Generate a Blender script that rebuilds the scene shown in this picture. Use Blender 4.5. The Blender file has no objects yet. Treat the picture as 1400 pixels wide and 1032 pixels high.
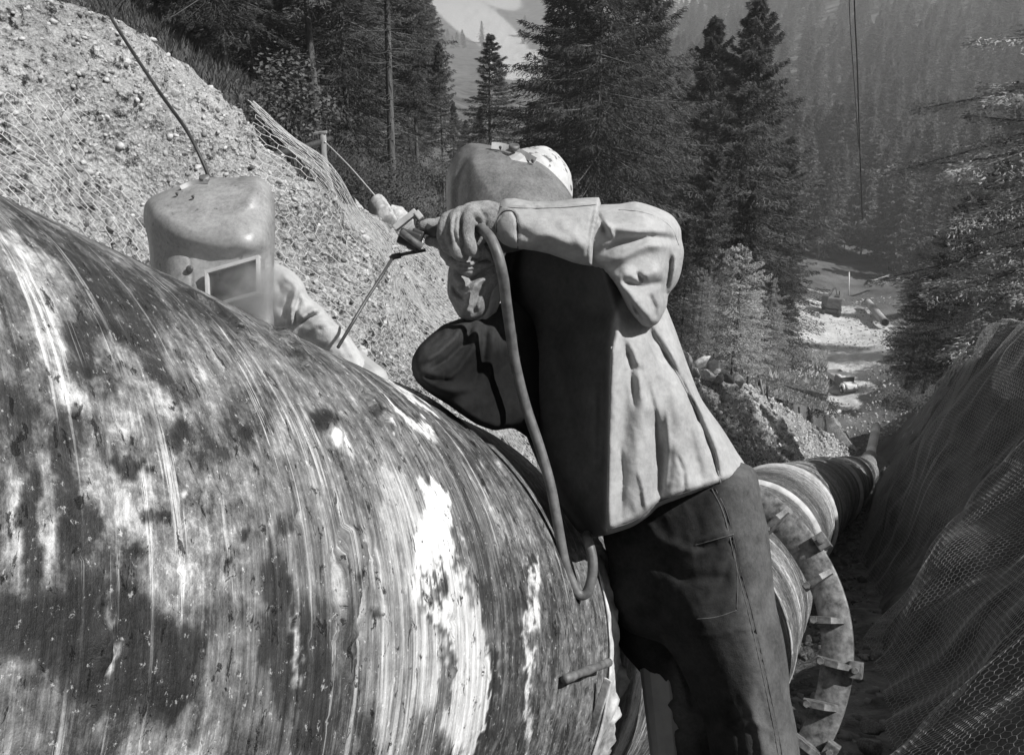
import bpy, bmesh, math, random
import numpy as np
from mathutils import Vector, Matrix
from mathutils.geometry import delaunay_2d_cdt

# ------------------------------------------------------------------ camera, light, exposure
F, CX, CY, PITCH = 1300.0, 700.0, 516.0, math.radians(22)
SP, CP = math.sin(PITCH), math.cos(PITCH)
scene = bpy.context.scene
COL = scene.collection
cam_data = bpy.data.cameras.new('camera')
cam = bpy.data.objects.new('camera', cam_data)
COL.objects.link(cam)
cam_data.sensor_width = 36.0
cam_data.lens = 36.0 * F / 1400.0
cam_data.clip_start = 0.05
cam_data.clip_end = 9000
cam.rotation_euler = (math.radians(90) - PITCH, 0, 0)
scene.camera = cam

SUN_TO = Vector((0.64, -0.28, 0.74)).normalized()          # towards the sun
elev = math.asin(SUN_TO.z)
azim = math.atan2(SUN_TO.x, SUN_TO.y)
world = bpy.data.worlds.new('World')
scene.world = world
world.use_nodes = True
wn, wl = world.node_tree.nodes, world.node_tree.links
wn.clear()
w_out = wn.new('ShaderNodeOutputWorld')
w_bg = wn.new('ShaderNodeBackground')
w_sky = wn.new('ShaderNodeTexSky')
w_sky.sky_type = 'NISHITA'
w_sky.sun_disc = False
w_sky.sun_elevation = elev
w_sky.sun_rotation = azim
w_bw = wn.new('ShaderNodeRGBToBW')                        # black and white film
wl.new(w_sky.outputs[0], w_bw.inputs[0])
wl.new(w_bw.outputs[0], w_bg.inputs[0])
w_bg.inputs[1].default_value = 0.05
wl.new(w_bg.outputs[0], w_out.inputs[0])
sun_data = bpy.data.lights.new('sun', 'SUN')
sun_data.energy = 5.0
sun_data.angle = math.radians(0.5)
sun_data.color = (1.0, 0.995, 0.985)
sun = bpy.data.objects.new('sun', sun_data)
COL.objects.link(sun)
sun.rotation_euler = SUN_TO.to_track_quat('Z', 'Y').to_euler()
scene.view_settings.view_transform = 'Standard'
scene.view_settings.look = 'None'
scene.view_settings.exposure = 0.42
scene.view_settings.gamma = 1.0
scene.render.film_transparent = False
try:
    scene.cycles.volume_bounces = 1
    scene.cycles.max_bounces = 6
    scene.cycles.diffuse_bounces = 3
    scene.cycles.transparent_max_bounces = 12
    scene.cycles.volume_max_steps = 128
except Exception:
    pass

rng = np.random.default_rng(7)
random.seed(7)

# ------------------------------------------------------------------ helpers
def P(px, py, Z):
    X = (px - CX) / F * Z
    Y = (py - CY) / F * Z
    return Vector((X, Z * CP - Y * SP, -Z * SP - Y * CP))

def Pn(a):
    """rows of px, py, depth to world rows"""
    a = np.asarray(a, float)
    X = (a[..., 0] - CX) / F * a[..., 2]
    Y = (a[..., 1] - CY) / F * a[..., 2]
    Z = a[..., 2]
    return np.stack([X, Z * CP - Y * SP, -Z * SP - Y * CP], -1)

def proj(w):
    w = np.asarray(w, float)
    Z = w[..., 1] * CP - w[..., 2] * SP
    Y = -w[..., 1] * SP - w[..., 2] * CP
    return np.stack([CX + F * w[..., 0] / Z, CY + F * Y / Z, Z], -1)

def C2W(v):
    """camera-frame vector (right, down, forward) to world"""
    return Vector((v[0], v[2] * CP - v[1] * SP, -v[2] * SP - v[1] * CP))

def hash3(i, j, k, seed=0):
    n = (i * 73856093) ^ (j * 19349663) ^ (k * 83492791) ^ (seed * 2654435)
    n = (n ^ (n >> 13)) * 1274126177
    n = n & 0xffffffff
    n = ((n ^ (n >> 16)) * 2246822519) & 0xffffffff
    n = n ^ (n >> 13)
    return (n & 0xffff) / 65535.0

def vnoise(p, scale=1.0, seed=0):
    """value noise 0..1 for points (...,2|3)"""
    p = np.asarray(p, float) * scale
    if p.shape[-1] == 2:
        p = np.concatenate([p, np.zeros(p.shape[:-1] + (1,))], -1)
    i = np.floor(p).astype(np.int64)
    f_ = p - i
    f_ = f_ * f_ * (3 - 2 * f_)
    r = 0
    for a in (0, 1):
        wa = f_[..., 0] if a else 1 - f_[..., 0]
        for b in (0, 1):
            wb = f_[..., 1] if b else 1 - f_[..., 1]
            for c in (0, 1):
                wc = f_[..., 2] if c else 1 - f_[..., 2]
                r = r + wa * wb * wc * hash3(i[..., 0] + a, i[..., 1] + b, i[..., 2] + c, seed)
    return r

def fbm(p, scale=1.0, oct=4, seed=0, gain=0.5):
    s, a, t = 0, 1.0, 0
    for o in range(oct):
        s = s + a * (vnoise(p, scale * 2.03 ** o, seed + o) - 0.5)
        t += a
        a *= gain
    return s / t * 2

def new_mesh(name, verts, faces, smooth=False, uvs=None):
    me = bpy.data.meshes.new(name)
    verts = np.asarray(verts, np.float32)
    if isinstance(faces, np.ndarray):
        k = faces.shape[1]
        nf = len(faces)
        me.vertices.add(len(verts))
        me.vertices.foreach_set('co', verts.ravel())
        me.loops.add(nf * k)
        me.loops.foreach_set('vertex_index', faces.astype(np.int32).ravel())
        me.polygons.add(nf)
        me.polygons.foreach_set('loop_start', np.arange(0, nf * k, k, dtype=np.int32))
        me.update(calc_edges=True)
    else:
        me.from_pydata([tuple(map(float, v)) for v in verts], [], [tuple(map(int, q)) for q in faces])
        me.update()
    if smooth:
        me.polygons.foreach_set('use_smooth', np.ones(len(me.polygons), bool))
    if uvs is not None:
        uv = me.uv_layers.new(name='UVMap')
        li = np.zeros(len(me.loops), np.int32)
        me.loops.foreach_get('vertex_index', li)
        uv.data.foreach_set('uv', np.asarray(uvs, np.float32)[li].ravel())
    return me

def add_attr(me, name, vals):
    a = me.attributes.new(name, 'FLOAT', 'POINT')
    a.data.foreach_set('value', np.asarray(vals, np.float32).ravel())

def link(name, me, mat=None, parent=None, loc=None):
    o = bpy.data.objects.new(name, me)
    COL.objects.link(o)
    if mat is not None and me is not None and hasattr(me, 'materials'):
        if len(me.materials) == 0:
            me.materials.append(mat)
    if parent is not None:
        o.parent = parent
        if parent.location.length > 0:
            o.location = (0, 0, 0)
    if loc is not None:
        o.location = loc
    return o

def tag(o, label=None, cat=None, group=None, kind=None):
    if label: o['label'] = label
    if cat: o['category'] = cat
    if group: o['group'] = group
    if kind: o['kind'] = kind
    return o

def empty(name, loc, label=None, cat=None, group=None):
    o = bpy.data.objects.new(name, None)
    o.empty_display_size = 0.1
    COL.objects.link(o)
    o.location = loc
    return tag(o, label, cat, group)

def child(name, me, mat, parent):
    """mesh given in world coordinates under an Empty placed at its base"""
    loc = np.array(parent.matrix_basis.translation if parent.parent is None else (0, 0, 0), np.float32)
    p = parent
    if p.parent is None and loc.any():
        co = np.zeros(len(me.vertices) * 3, np.float32)
        me.vertices.foreach_get('co', co)
        me.vertices.foreach_set('co', (co.reshape(-1, 3) - loc).ravel())
        me.update()
    elif p.parent is not None:
        loc = np.array(p.parent.matrix_basis.translation, np.float32)
        co = np.zeros(len(me.vertices) * 3, np.float32)
        me.vertices.foreach_get('co', co)
        me.vertices.foreach_set('co', (co.reshape(-1, 3) - loc).ravel())
        me.update()
    return link(name, me, mat, parent)

def grid_faces(nu, nv, closed_v=False):
    i = np.arange(nu - 1)[:, None]
    j = np.arange(nv if closed_v else nv - 1)[None, :]
    a = i * nv + j
    b = i * nv + (j + 1) % nv
    return np.stack([a, b, b + nv, a + nv], -1).reshape(-1, 4)

def catmull(pts, n):
    pts = np.asarray(pts, float)
    if len(pts) == 2:
        t = np.linspace(0, 1, n)[:, None]
        return pts[0] * (1 - t) + pts[1] * t
    q = np.vstack([2 * pts[0] - pts[1], pts, 2 * pts[-1] - pts[-2]])
    t = np.linspace(0, len(pts) - 1 - 1e-9, n)
    i = t.astype(int)
    u = (t - i)[:, None]
    p0, p1, p2, p3 = q[i], q[i + 1], q[i + 2], q[i + 3]
    return 0.5 * (2 * p1 + (p2 - p0) * u + (2 * p0 - 5 * p1 + 4 * p2 - p3) * u ** 2 + (3 * p1 - p0 - 3 * p2 + p3) * u ** 3)

def frames(path):
    T = np.gradient(path, axis=0)
    T /= np.linalg.norm(T, axis=1)[:, None] + 1e-12
    n = np.cross(T[0], [0.13, 0.27, 0.95])
    if np.linalg.norm(n) < 1e-3:
        n = np.cross(T[0], [1, 0, 0])
    n /= np.linalg.norm(n)
    N = [n]
    for k in range(1, len(path)):
        n = N[-1] - T[k] * np.dot(N[-1], T[k])
        n /= np.linalg.norm(n) + 1e-12
        N.append(n)
    N = np.array(N)
    return T, N, np.cross(T, N)

def tube_vf(path, rad, seg=8, cap=True):
    path = np.asarray(path, float)
    rad = np.broadcast_to(np.asarray(rad, float), (len(path),))
    T, N, B = frames(path)
    a = np.linspace(0, 2 * np.pi, seg, endpoint=False)
    V = path[:, None] + rad[:, None, None] * (np.cos(a)[None, :, None] * N[:, None] + np.sin(a)[None, :, None] * B[:, None])
    V = V.reshape(-1, 3)
    Fc = [tuple(q) for q in grid_faces(len(path), seg, True)]
    if cap:
        Fc.append(tuple(range(seg - 1, -1, -1)))
        Fc.append(tuple((len(path) - 1) * seg + k for k in range(seg)))
    return V, Fc

class MB:
    """collects shapes into one mesh"""
    def __init__(s):
        s.V, s.F, s.n = [], [], 0
    def add(s, V, Fc):
        s.V.append(np.asarray(V, float)); s.F += [tuple(int(i) + s.n for i in q) for q in Fc]; s.n += len(V)
        return s
    def tube(s, path, rad, seg=8, cap=True):
        return s.add(*tube_vf(path, rad, seg, cap))
    def box(s, c, ax, ay, az, bev=0.0):
        """box by centre and three half-axis vectors"""
        c, ax, ay, az = map(np.array, (c, ax, ay, az))
        if bev <= 0:
            V = [c + i * ax + j * ay + k * az for k in (-1, 1) for j in (-1, 1) for i in (-1, 1)]
            return s.add(V, [(0, 2, 3, 1), (4, 5, 7, 6), (0, 1, 5, 4), (2, 6, 7, 3), (0, 4, 6, 2), (1, 3, 7, 5)])
        bm = bmesh.new()
        bmesh.ops.create_cube(bm, size=2)
        L = [np.linalg.norm(v) for v in (ax, ay, az)]
        for v in bm.verts:
            v.co = Vector((v.co.x * L[0], v.co.y * L[1], v.co.z * L[2]))
        bmesh.ops.bevel(bm, geom=bm.edges[:], offset=bev, segments=2, affect='EDGES', profile=0.6)
        U = np.array([ax / L[0], ay / L[1], az / L[2]])
        V = np.array([v.co[:] for v in bm.verts]) @ U + c
        Fc = [[v.index for v in q.verts] for q in bm.faces]
        bm.free()
        return s.add(V, Fc)
    def mesh(s, name, smooth=True):
        return new_mesh(name, np.vstack(s.V), s.F, smooth)

def rbf(ctrl, soft=0.0):
    """ctrl rows (x,y,v): smooth interpolator"""
    c = np.asarray(ctrl, float)
    X = c[:, :2]
    sc = np.abs(X - X.mean(0)).max() + 1e-9
    X0 = X.mean(0)
    Xn = (X - X0) / sc
    c2 = soft ** 2
    d = np.sqrt(((Xn[:, None] - Xn[None]) ** 2).sum(2) + c2)
    n = len(c)
    A = np.zeros((n + 3, n + 3))
    A[:n, :n] = d
    A[:n, n] = 1; A[:n, n + 1:] = Xn
    A[n, :n] = 1; A[n + 1:, :n] = Xn.T
    if n < 4:
        b = np.linalg.lstsq(np.c_[np.ones(n), Xn], c[:, 2], rcond=None)[0]
        return lambda q: b[0] + ((np.asarray(q, float) - X0) / sc) @ b[1:]
    w = np.linalg.solve(A + 1e-9 * np.eye(n + 3), np.r_[c[:, 2], 0, 0, 0])
    def f(q):
        q = (np.asarray(q, float) - X0) / sc
        sh = q.shape[:-1]
        q = q.reshape(-1, 2)
        out = np.zeros(len(q))
        for s0 in range(0, len(q), 20000):
            qq = q[s0:s0 + 20000]
            dd = np.sqrt(((qq[:, None] - Xn[None]) ** 2).sum(2) + c2)
            out[s0:s0 + 20000] = dd @ w[:n] + w[n] + qq @ w[n + 1:]
        return out.reshape(sh)
    return f

# ------------------------------------------------------------------ materials (all grey: the photograph is black and white)
class NT:
    def __init__(s, name, rough=0.8, metal=0.0, spec=0.3):
        s.m = bpy.data.materials.new(name)
        s.m.use_nodes = True
        s.n, s.l = s.m.node_tree.nodes, s.m.node_tree.links
        s.n.clear()
        s.out = s.n.new('ShaderNodeOutputMaterial')
        s.b = s.n.new('ShaderNodeBsdfPrincipled')
        s.b.inputs['Roughness'].default_value = rough
        s.b.inputs['Metallic'].default_value = metal
        s.b.inputs['Specular IOR Level'].default_value = spec
        s.l.new(s.b.outputs[0], s.out.inputs[0])
    def coord(s, kind='Object', scale=(1, 1, 1)):
        t = s.n.new('ShaderNodeTexCoord')
        mp = s.n.new('ShaderNodeMapping')
        mp.inputs['Scale'].default_value = scale
        s.l.new(t.outputs[kind], mp.inputs[0])
        return mp.outputs[0]
    def noise(s, co, scale, detail=4, rough=0.55, dist=0.0):
        t = s.n.new('ShaderNodeTexNoise')
        t.inputs['Scale'].default_value = scale
        t.inputs['Detail'].default_value = detail
        t.inputs['Roughness'].default_value = rough
        t.inputs['Distortion'].default_value = dist
        s.l.new(co, t.inputs['Vector'])
        return t.outputs[0]
    def voro(s, co, scale, feat='F1', out=0):
        t = s.n.new('ShaderNodeTexVoronoi')
        t.feature = feat
        t.inputs['Scale'].default_value = scale
        s.l.new(co, t.inputs['Vector'])
        return t.outputs[out]
    def ramp(s, x, pts):
        r = s.n.new('ShaderNodeValToRGB')
        e = r.color_ramp.elements
        while len(e) < len(pts): e.new(0.5)
        for k, (p, v) in enumerate(pts):
            e[k].position = p
            e[k].color = (v, v, v, 1)
        s.l.new(x, r.inputs[0])
        return r.outputs[0]
    def math(s, op, a, b=None, c=None, clamp=False):
        m = s.n.new('ShaderNodeMath')
        m.operation = op
        m.use_clamp = clamp
        for k, v in enumerate((a, b, c)):
            if v is None: continue
            if isinstance(v, (int, float)): m.inputs[k].default_value = v
            else: s.l.new(v, m.inputs[k])
        return m.outputs[0]
    def mix(s, f_, a, b):
        m = s.n.new('ShaderNodeMix')
        m.data_type = 'FLOAT'
        for k, v in ((0, f_), (2, a), (3, b)):
            if isinstance(v, (int, float)): m.inputs[k].default_value = v
            else: s.l.new(v, m.inputs[k])
        return m.outputs[0]
    def attr(s, name):
        a = s.n.new('ShaderNodeAttribute')
        a.attribute_name = name
        return a.outputs['Fac']
    def color(s, x):
        if isinstance(x, (int, float)): s.b.inputs['Base Color'].default_value = (x, x, x, 1)
        else: s.l.new(x, s.b.inputs['Base Color'])
        return s
    def rough(s, x):
        s.l.new(x, s.b.inputs['Roughness']); return s
    def bump(s, x, strength=0.3, dist=0.01):
        b = s.n.new('ShaderNodeBump')
        b.inputs['Strength'].default_value = strength
        b.inputs['Distance'].default_value = dist
        s.l.new(x, b.inputs['Height'])
        s.l.new(b.outputs[0], s.b.inputs['Normal'])
        return s

def simple(name, lo, hi, scale=8, rough=0.8, bump=0.0, bscale=60, bdist=0.004, metal=0.0, spec=0.3, stretch=(1, 1, 1)):
    t = NT(name, rough, metal, spec)
    co = t.coord('Object', stretch)
    n1 = t.noise(co, scale, 6, 0.6)
    t.color(t.ramp(n1, [(0.3, lo), (0.7, hi)]))
    if bump: t.bump(t.noise(co, bscale, 4, 0.6), bump, bdist)
    return t.m

M = {}
# cut bank: pale gravelly earth
t = NT('bank_earth', 0.95, 0, 0.15)
co = t.coord('Object')
a = t.noise(co, 1.3, 5, 0.6); b = t.noise(co, 14, 6, 0.7); c = t.voro(co, 26); d = t.noise(co, 70, 3, 0.6)
s1 = t.mix(0.55, a, b)
s2 = t.mix(0.35, s1, d)
base = t.ramp(s2, [(0.38, 0.12), (0.5, 0.32), (0.62, 0.58)])
veg = t.attr('veg')
pit = t.ramp(t.noise(co, 7, 7, 0.8), [(0.39, 0.13), (0.46, 1.0)])
t.color(t.mix(veg, t.math('MULTIPLY', base, pit), t.math('MULTIPLY', base, 0.25)))
h = t.math('ADD', t.math('MULTIPLY', c, 0.9), t.math('ADD', t.math('MULTIPLY', b, 1.2), t.math('MULTIPLY', d, 0.5)))
t.bump(h, 1.0, 0.035)
M['bank'] = t.m
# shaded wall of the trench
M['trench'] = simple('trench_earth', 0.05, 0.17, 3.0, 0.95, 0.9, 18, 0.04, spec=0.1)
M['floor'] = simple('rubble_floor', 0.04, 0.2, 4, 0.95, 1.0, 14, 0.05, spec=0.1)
# hillside ground
t = NT('hill_ground', 0.95, 0, 0.1)
co = t.coord('Object')
g = t.ramp(t.noise(co, 0.12, 8, 0.65), [(0.35, 0.05), (0.6, 0.16)])
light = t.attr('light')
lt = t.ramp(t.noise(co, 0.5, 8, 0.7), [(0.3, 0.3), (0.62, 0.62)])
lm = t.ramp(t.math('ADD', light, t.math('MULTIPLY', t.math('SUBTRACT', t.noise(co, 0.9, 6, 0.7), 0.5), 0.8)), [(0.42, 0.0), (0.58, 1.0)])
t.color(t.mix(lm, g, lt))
t.bump(t.noise(co, 2.2, 6, 0.7), 0.8, 0.3)
M['ground'] = t.m
M['stone'] = simple('pale_stone', 0.25, 0.6, 6, 0.9, 0.6, 50, 0.01)
M['stone_dark'] = simple('dark_stone', 0.08, 0.25, 9, 0.9, 0.6, 50, 0.01)
M['wire'] = simple('galvanised_wire', 0.5, 0.7, 40, 0.45, metal=0.3, spec=0.5)
M['wire_dark'] = simple('weathered_wire', 0.25, 0.5, 40, 0.5, metal=0.2, spec=0.5)
M['bark'] = simple('spruce_bark', 0.05, 0.17, 6, 0.95, 0.8, 25, 0.03, stretch=(1, 1, 0.25))
def leafmat(name, lo, hi, sc=3, trans=0.25):
    t = NT(name, 0.75, 0, 0.25)
    co = t.coord('Object')
    oi = t.n.new('ShaderNodeObjectInfo')
    v = t.ramp(t.noise(co, sc, 5, 0.7), [(0.32, lo), (0.68, hi)])
    v = t.math('MULTIPLY', v, t.math('ADD', 0.65, t.math('MULTIPLY', oi.outputs['Random'], 0.7)))
    t.color(v)
    tr = t.n.new('ShaderNodeBsdfTranslucent')
    t.l.new(v, tr.inputs[0])
    mx = t.n.new('ShaderNodeMixShader')
    mx.inputs[0].default_value = trans
    t.l.new(t.b.outputs[0], mx.inputs[1]); t.l.new(tr.outputs[0], mx.inputs[2])
    t.l.new(mx.outputs[0], t.out.inputs[0])
    return t.m
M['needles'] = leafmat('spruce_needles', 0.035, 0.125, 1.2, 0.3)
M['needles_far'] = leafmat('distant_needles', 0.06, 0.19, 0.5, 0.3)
M['fir'] = leafmat('fir_needles', 0.18, 0.52, 2.5, 0.3)
M['larch'] = leafmat('larch_needles', 0.28, 0.55, 2.0, 0.35)
M['leaves'] = leafmat('beech_leaves', 0.09, 0.26, 3.0, 0.3)
M['rust'] = simple('rusty_plate', 0.035, 0.27, 26, 0.6, 0.5, 60, 0.003, metal=0.25, spec=0.5)
M['iron'] = simple('dark_iron', 0.03, 0.10, 20, 0.45, 0.3, 90, 0.002, metal=0.3, spec=0.5)
M['wood'] = simple('weathered_wood', 0.12, 0.3, 8, 0.9, 0.6, 30, 0.01, stretch=(1, 1, 0.15))
M['cable'] = simple('rubber_cable', 0.07, 0.18, 40, 0.5, 0.3, 120, 0.002, spec=0.5)
M['cable_dark'] = simple('dark_cable', 0.015, 0.05, 12, 0.5, spec=0.4)
def cloth(name, lo, hi, sc=5, b=0.35, stain=None):
    t = NT(name, 0.92, 0, 0.12)
    co = t.coord('Object')
    v = t.mix(0.4, t.noise(co, sc, 6, 0.65), t.noise(co, sc * 9, 5, 0.7))
    v = t.ramp(v, [(0.36, lo), (0.62, hi)])
    painted_shade = t.attr('painted_shade')
    v = t.mix(painted_shade, v, t.math('MULTIPLY', v, 0.20))  # vertex attribute darkens the cloth colour where shade is painted in
    t.b.inputs['Sheen Weight'].default_value = 0.0
    t.color(v)
    t.bump(t.math('ADD', t.noise(co, 420, 2, 0.5), t.noise(co, 90, 4, 0.6)), b, 0.0025)
    return t.m
M['leather'] = cloth('pale_suede_jacket', 0.26, 0.41, 8)
M['leather_dark'] = cloth('dark_leather', 0.035, 0.08, 9)
M['glove'] = cloth('leather_glove', 0.14, 0.34, 22, 0.6)
M['trouser'] = cloth('work_trousers', 0.05, 0.12, 12)
M['cap'] = cloth('white_cap_cloth', 0.38, 0.55, 14)
nt = M['cap'].node_tree
pb = [n_ for n_ in nt.nodes if n_.type == 'BSDF_PRINCIPLED'][0]
src = pb.inputs['Base Color'].links[0].from_socket
tc_ = nt.nodes.new('ShaderNodeTexCoord'); nz_ = nt.nodes.new('ShaderNodeTexNoise'); nz_.inputs['Scale'].default_value = 48; nz_.inputs['Detail'].default_value = 3
rp_ = nt.nodes.new('ShaderNodeValToRGB'); rp_.color_ramp.elements[0].position = 0.60; rp_.color_ramp.elements[0].color = (1, 1, 1, 1); rp_.color_ramp.elements[1].position = 0.64; rp_.color_ramp.elements[1].color = (.3, .3, .3, 1)
mu_ = nt.nodes.new('ShaderNodeMath'); mu_.operation = 'MULTIPLY'
nt.links.new(tc_.outputs['Object'], nz_.inputs['Vector']); nt.links.new(nz_.outputs[0], rp_.inputs[0]); nt.links.new(src, mu_.inputs[0]); nt.links.new(rp_.outputs[0], mu_.inputs[1]); nt.links.new(mu_.outputs[0], pb.inputs['Base Color'])
M['shirt'] = cloth('grey_shirt', 0.3, 0.5, 7)
M['skin'] = simple('skin', 0.32, 0.42, 20, 0.5)
M['hair'] = simple('hair', 0.03, 0.06, 60, 0.7)
M['boot'] = simple('boot_leather', 0.03, 0.08, 12, 0.5, 0.3)
t = NT('scuffed_fibre_mask', 0.34, 0, 0.5)
co = t.coord('Object')
v = t.ramp(t.mix(0.5, t.noise(co, 22, 7, 0.75), t.noise(co, 190, 4, 0.75)), [(0.36, 0.07), (0.62, 0.21)])
scr = t.ramp(t.noise(t.coord('Object', (1, 8, 2)), 30, 6, 0.8), [(0.70, 0.0), (0.78, 0.25)])
t.color(t.math('ADD', v, scr))
t.rough(t.ramp(t.noise(co, 18, 5, 0.7), [(0.3, 0.24), (0.7, 0.48)]))
t.bump(t.noise(co, 45, 5, 0.7), 0.15, 0.002)
M['mask'] = t.m
t_ = None
t = NT('pale_smoked_mask', 0.36, 0, 0.5)
co = t.coord('Object')
v = t.ramp(t.mix(0.5, t.noise(co, 12, 7, 0.75), t.noise(co, 110, 5, 0.8)), [(0.36, 0.15), (0.62, 0.36)])
scr = t.ramp(t.noise(t.coord('Object', (1, 3, 7)), 40, 6, 0.8), [(0.66, 0.0), (0.72, 0.2)])
dk = t.ramp(t.noise(co, 55, 4, 0.7), [(0.30, 0.35), (0.36, 1.0)])
t.color(t.math('MULTIPLY', t.math('ADD', v, scr), dk))
t.rough(t.ramp(t.noise(co, 18, 5, 0.7), [(0.3, 0.26), (0.7, 0.5)]))
t.bump(t.noise(co, 70, 5, 0.7), 0.25, 0.002)
M['mask_pale'] = t.m
M['glass_dark'] = simple('dark_filter_glass', 0.008, 0.05, 30, 0.12, spec=0.6)
M['frame'] = simple('pale_window_frame', 0.35, 0.55, 30, 0.5)
M['white_paint'] = simple('white_vehicle_paint', 0.6, 0.8, 3, 0.5)
M['dark_paint'] = simple('dark_vehicle_paint', 0.05, 0.1, 3, 0.5)
M['crane_paint'] = simple('dirty_crane_paint', 0.06, 0.2, 2, 0.6)
M['mid_paint'] = simple('grey_machine_paint', 0.2, 0.35, 3, 0.5)
M['tyre'] = simple('rubber_tyre', 0.02, 0.04, 9, 0.9)
# ------------------------------------------------------------------ the pipe line: path of the axis
RP = 0.60
def camv(x, y, z): return np.array(C2W((x, y, z)))
D1c = np.array([0.4231, 0.2646, 1.0]); D1c /= np.linalg.norm(D1c)
C0c = np.array([-0.4686, 0.5724, 2.0202])
D1 = camv(*D1c)
C0 = camv(*C0c)
S_RIM = 0.627 * RP
RINGC = C0 + D1 * ((5.03 - 2.0202) / D1c[2])
# frame round pipe one: E1 points up-ish, E2 to the right
up = np.array([0, 0, 1.0])
E2 = np.cross(D1, up); E2 /= np.linalg.norm(E2)
E1 = np.cross(E2, D1)
far_pts = Pn([(1060, 715, 10.4), (1128, 674, 17), (1166, 652, 28), (1182, 641, 50), (1190, 622, 98), (1199, 582, 122)])
AX = np.vstack([C0 - D1 * 6.0, C0, RINGC, far_pts])
ax_y = AX[:, 1]
def axis_at(y):
    return np.stack([np.interp(y, ax_y, AX[:, k]) for k in range(3)], -1)

# ------------------------------------------------------------------ terrain of valley and hills
ctrl_px = [
 (1190, 640, 98), (1190, 604, 108), (1150, 580, 112), (1150, 548, 122), (1215, 560, 116), (1110, 556, 108), (1130, 425, 158), (1075, 395, 165), (1205, 440, 150), (1100, 480, 138), (1200, 500, 130),
 (1060, 505, 95), (1000, 520, 62), (1300, 510, 95), (1300, 520, 60), (1350, 560, 40),
 (545, 300, 30), (700, 330, 42), (830, 440, 45), (950, 480, 50), (430, 250, 18), (250, 60, 20), (100, -40, 20),
 (300, 60, 60), (0, -60, 50), (600, 210, 100), (700, 170, 200), (700, 130, 500), (900, 200, 250), (950, 100, 500),
 (1180, 385, 178), (1150, 350, 200), (1250, 370, 190), (1200, 240, 300), (1200, 100, 450), (1200, 0, 600), (1250, -60, 750), (1100, -40, 800),
 (1400, 370, 170), (1400, 100, 400), (1400, 0, 520), (1700, 0, 450), (1700, 400, 150), (1700, 600, 60), (1500, 380, 60), (1450, 420, 25),
 (1000, 100, 560), (900, 30, 900), (690, 110, 780), (690, 70, 1000), (740, 60, 1080), (850, 30, 1050), (600, 60, 1050), (550, 0, 1500), (400, 0, 1200), (0, -40, 900), (1200, -120, 1400),
]
cw = Pn(ctrl_px)
extra = np.array([(-8, 0, 1.2), (-14, 6, 1.0), (-6, -8, 2.5), (8, -8, 2.5), (10, 3, -0.8), (12, 10, -3.5), (0, -14, 4), (-40, 0, 6), (40, 0, 0), (-25, 25, 0), (60, 60, -14), (-400, 200, 60), (600, 200, 60)])
H = rbf(np.vstack([cw, extra]), 0.006)
def corridor(x, y):
    a = axis_at(y)
    return np.abs(x - a[..., 0])
yy = np.r_[np.arange(-14, 40, 1.2), 40 * 1.016 ** np.arange(0, 242)]
tt = np.linspace(-1, 1, 260)
tt = np.sign(tt) * (0.25 * np.abs(tt) + 0.75 * np.abs(tt) ** 2.2)
Yg, Tg = np.meshgrid(yy, tt, indexing='ij')
Xg = Tg * (45 + 0.95 * np.maximum(Yg, 0)) + np.interp(Yg, ax_y, AX[:, 0]) * np.exp(-np.maximum(Yg - 120, 0) / 60)
Zg = H(np.stack([Xg, Yg], -1))
rough = np.clip(Yg / 60, 0.15, 6)
Zg = Zg + fbm(np.stack([Xg, Yg], -1), 0.12, 5, 3) * 0.35 * rough
axg = axis_at(Yg)
dx = np.abs(Xg - axg[..., 0])
inside = np.clip((np.interp(Yg, [60, 85], [9, 4.2]) - dx) / 3, 0, 1) * np.clip((98 - Yg) / 16, 0, 1)
Zg = Zg * (1 - inside) + np.minimum(Zg, axg[..., 2] - 2.2) * inside
tv = np.stack([Xg, Yg, Zg], -1).reshape(-1, 3)
pj = proj(tv)
def blob(q, cx, cy, rx, ry, rot=0.0, soft=0.35):
    c, s = math.cos(math.radians(rot)), math.sin(math.radians(rot))
    dx, dy = q[..., 0] - cx, q[..., 1] - cy
    u, v = (dx * c + dy * s) / rx, (-dx * s + dy * c) / ry
    r = np.sqrt(u * u + v * v)
    return np.clip((1 + soft - r) / (2 * soft), 0, 1)
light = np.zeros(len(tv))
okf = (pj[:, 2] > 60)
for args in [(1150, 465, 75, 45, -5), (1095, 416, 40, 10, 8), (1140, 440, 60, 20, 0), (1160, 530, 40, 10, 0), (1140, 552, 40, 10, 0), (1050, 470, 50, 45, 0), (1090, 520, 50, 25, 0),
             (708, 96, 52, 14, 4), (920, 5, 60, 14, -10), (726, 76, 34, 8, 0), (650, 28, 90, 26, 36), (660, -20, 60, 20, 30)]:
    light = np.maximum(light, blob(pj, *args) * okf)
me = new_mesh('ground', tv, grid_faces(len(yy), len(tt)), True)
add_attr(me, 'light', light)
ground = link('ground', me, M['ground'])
tag(ground, 'sloping valley ground with a pale dirt track', kind='structure')

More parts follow.
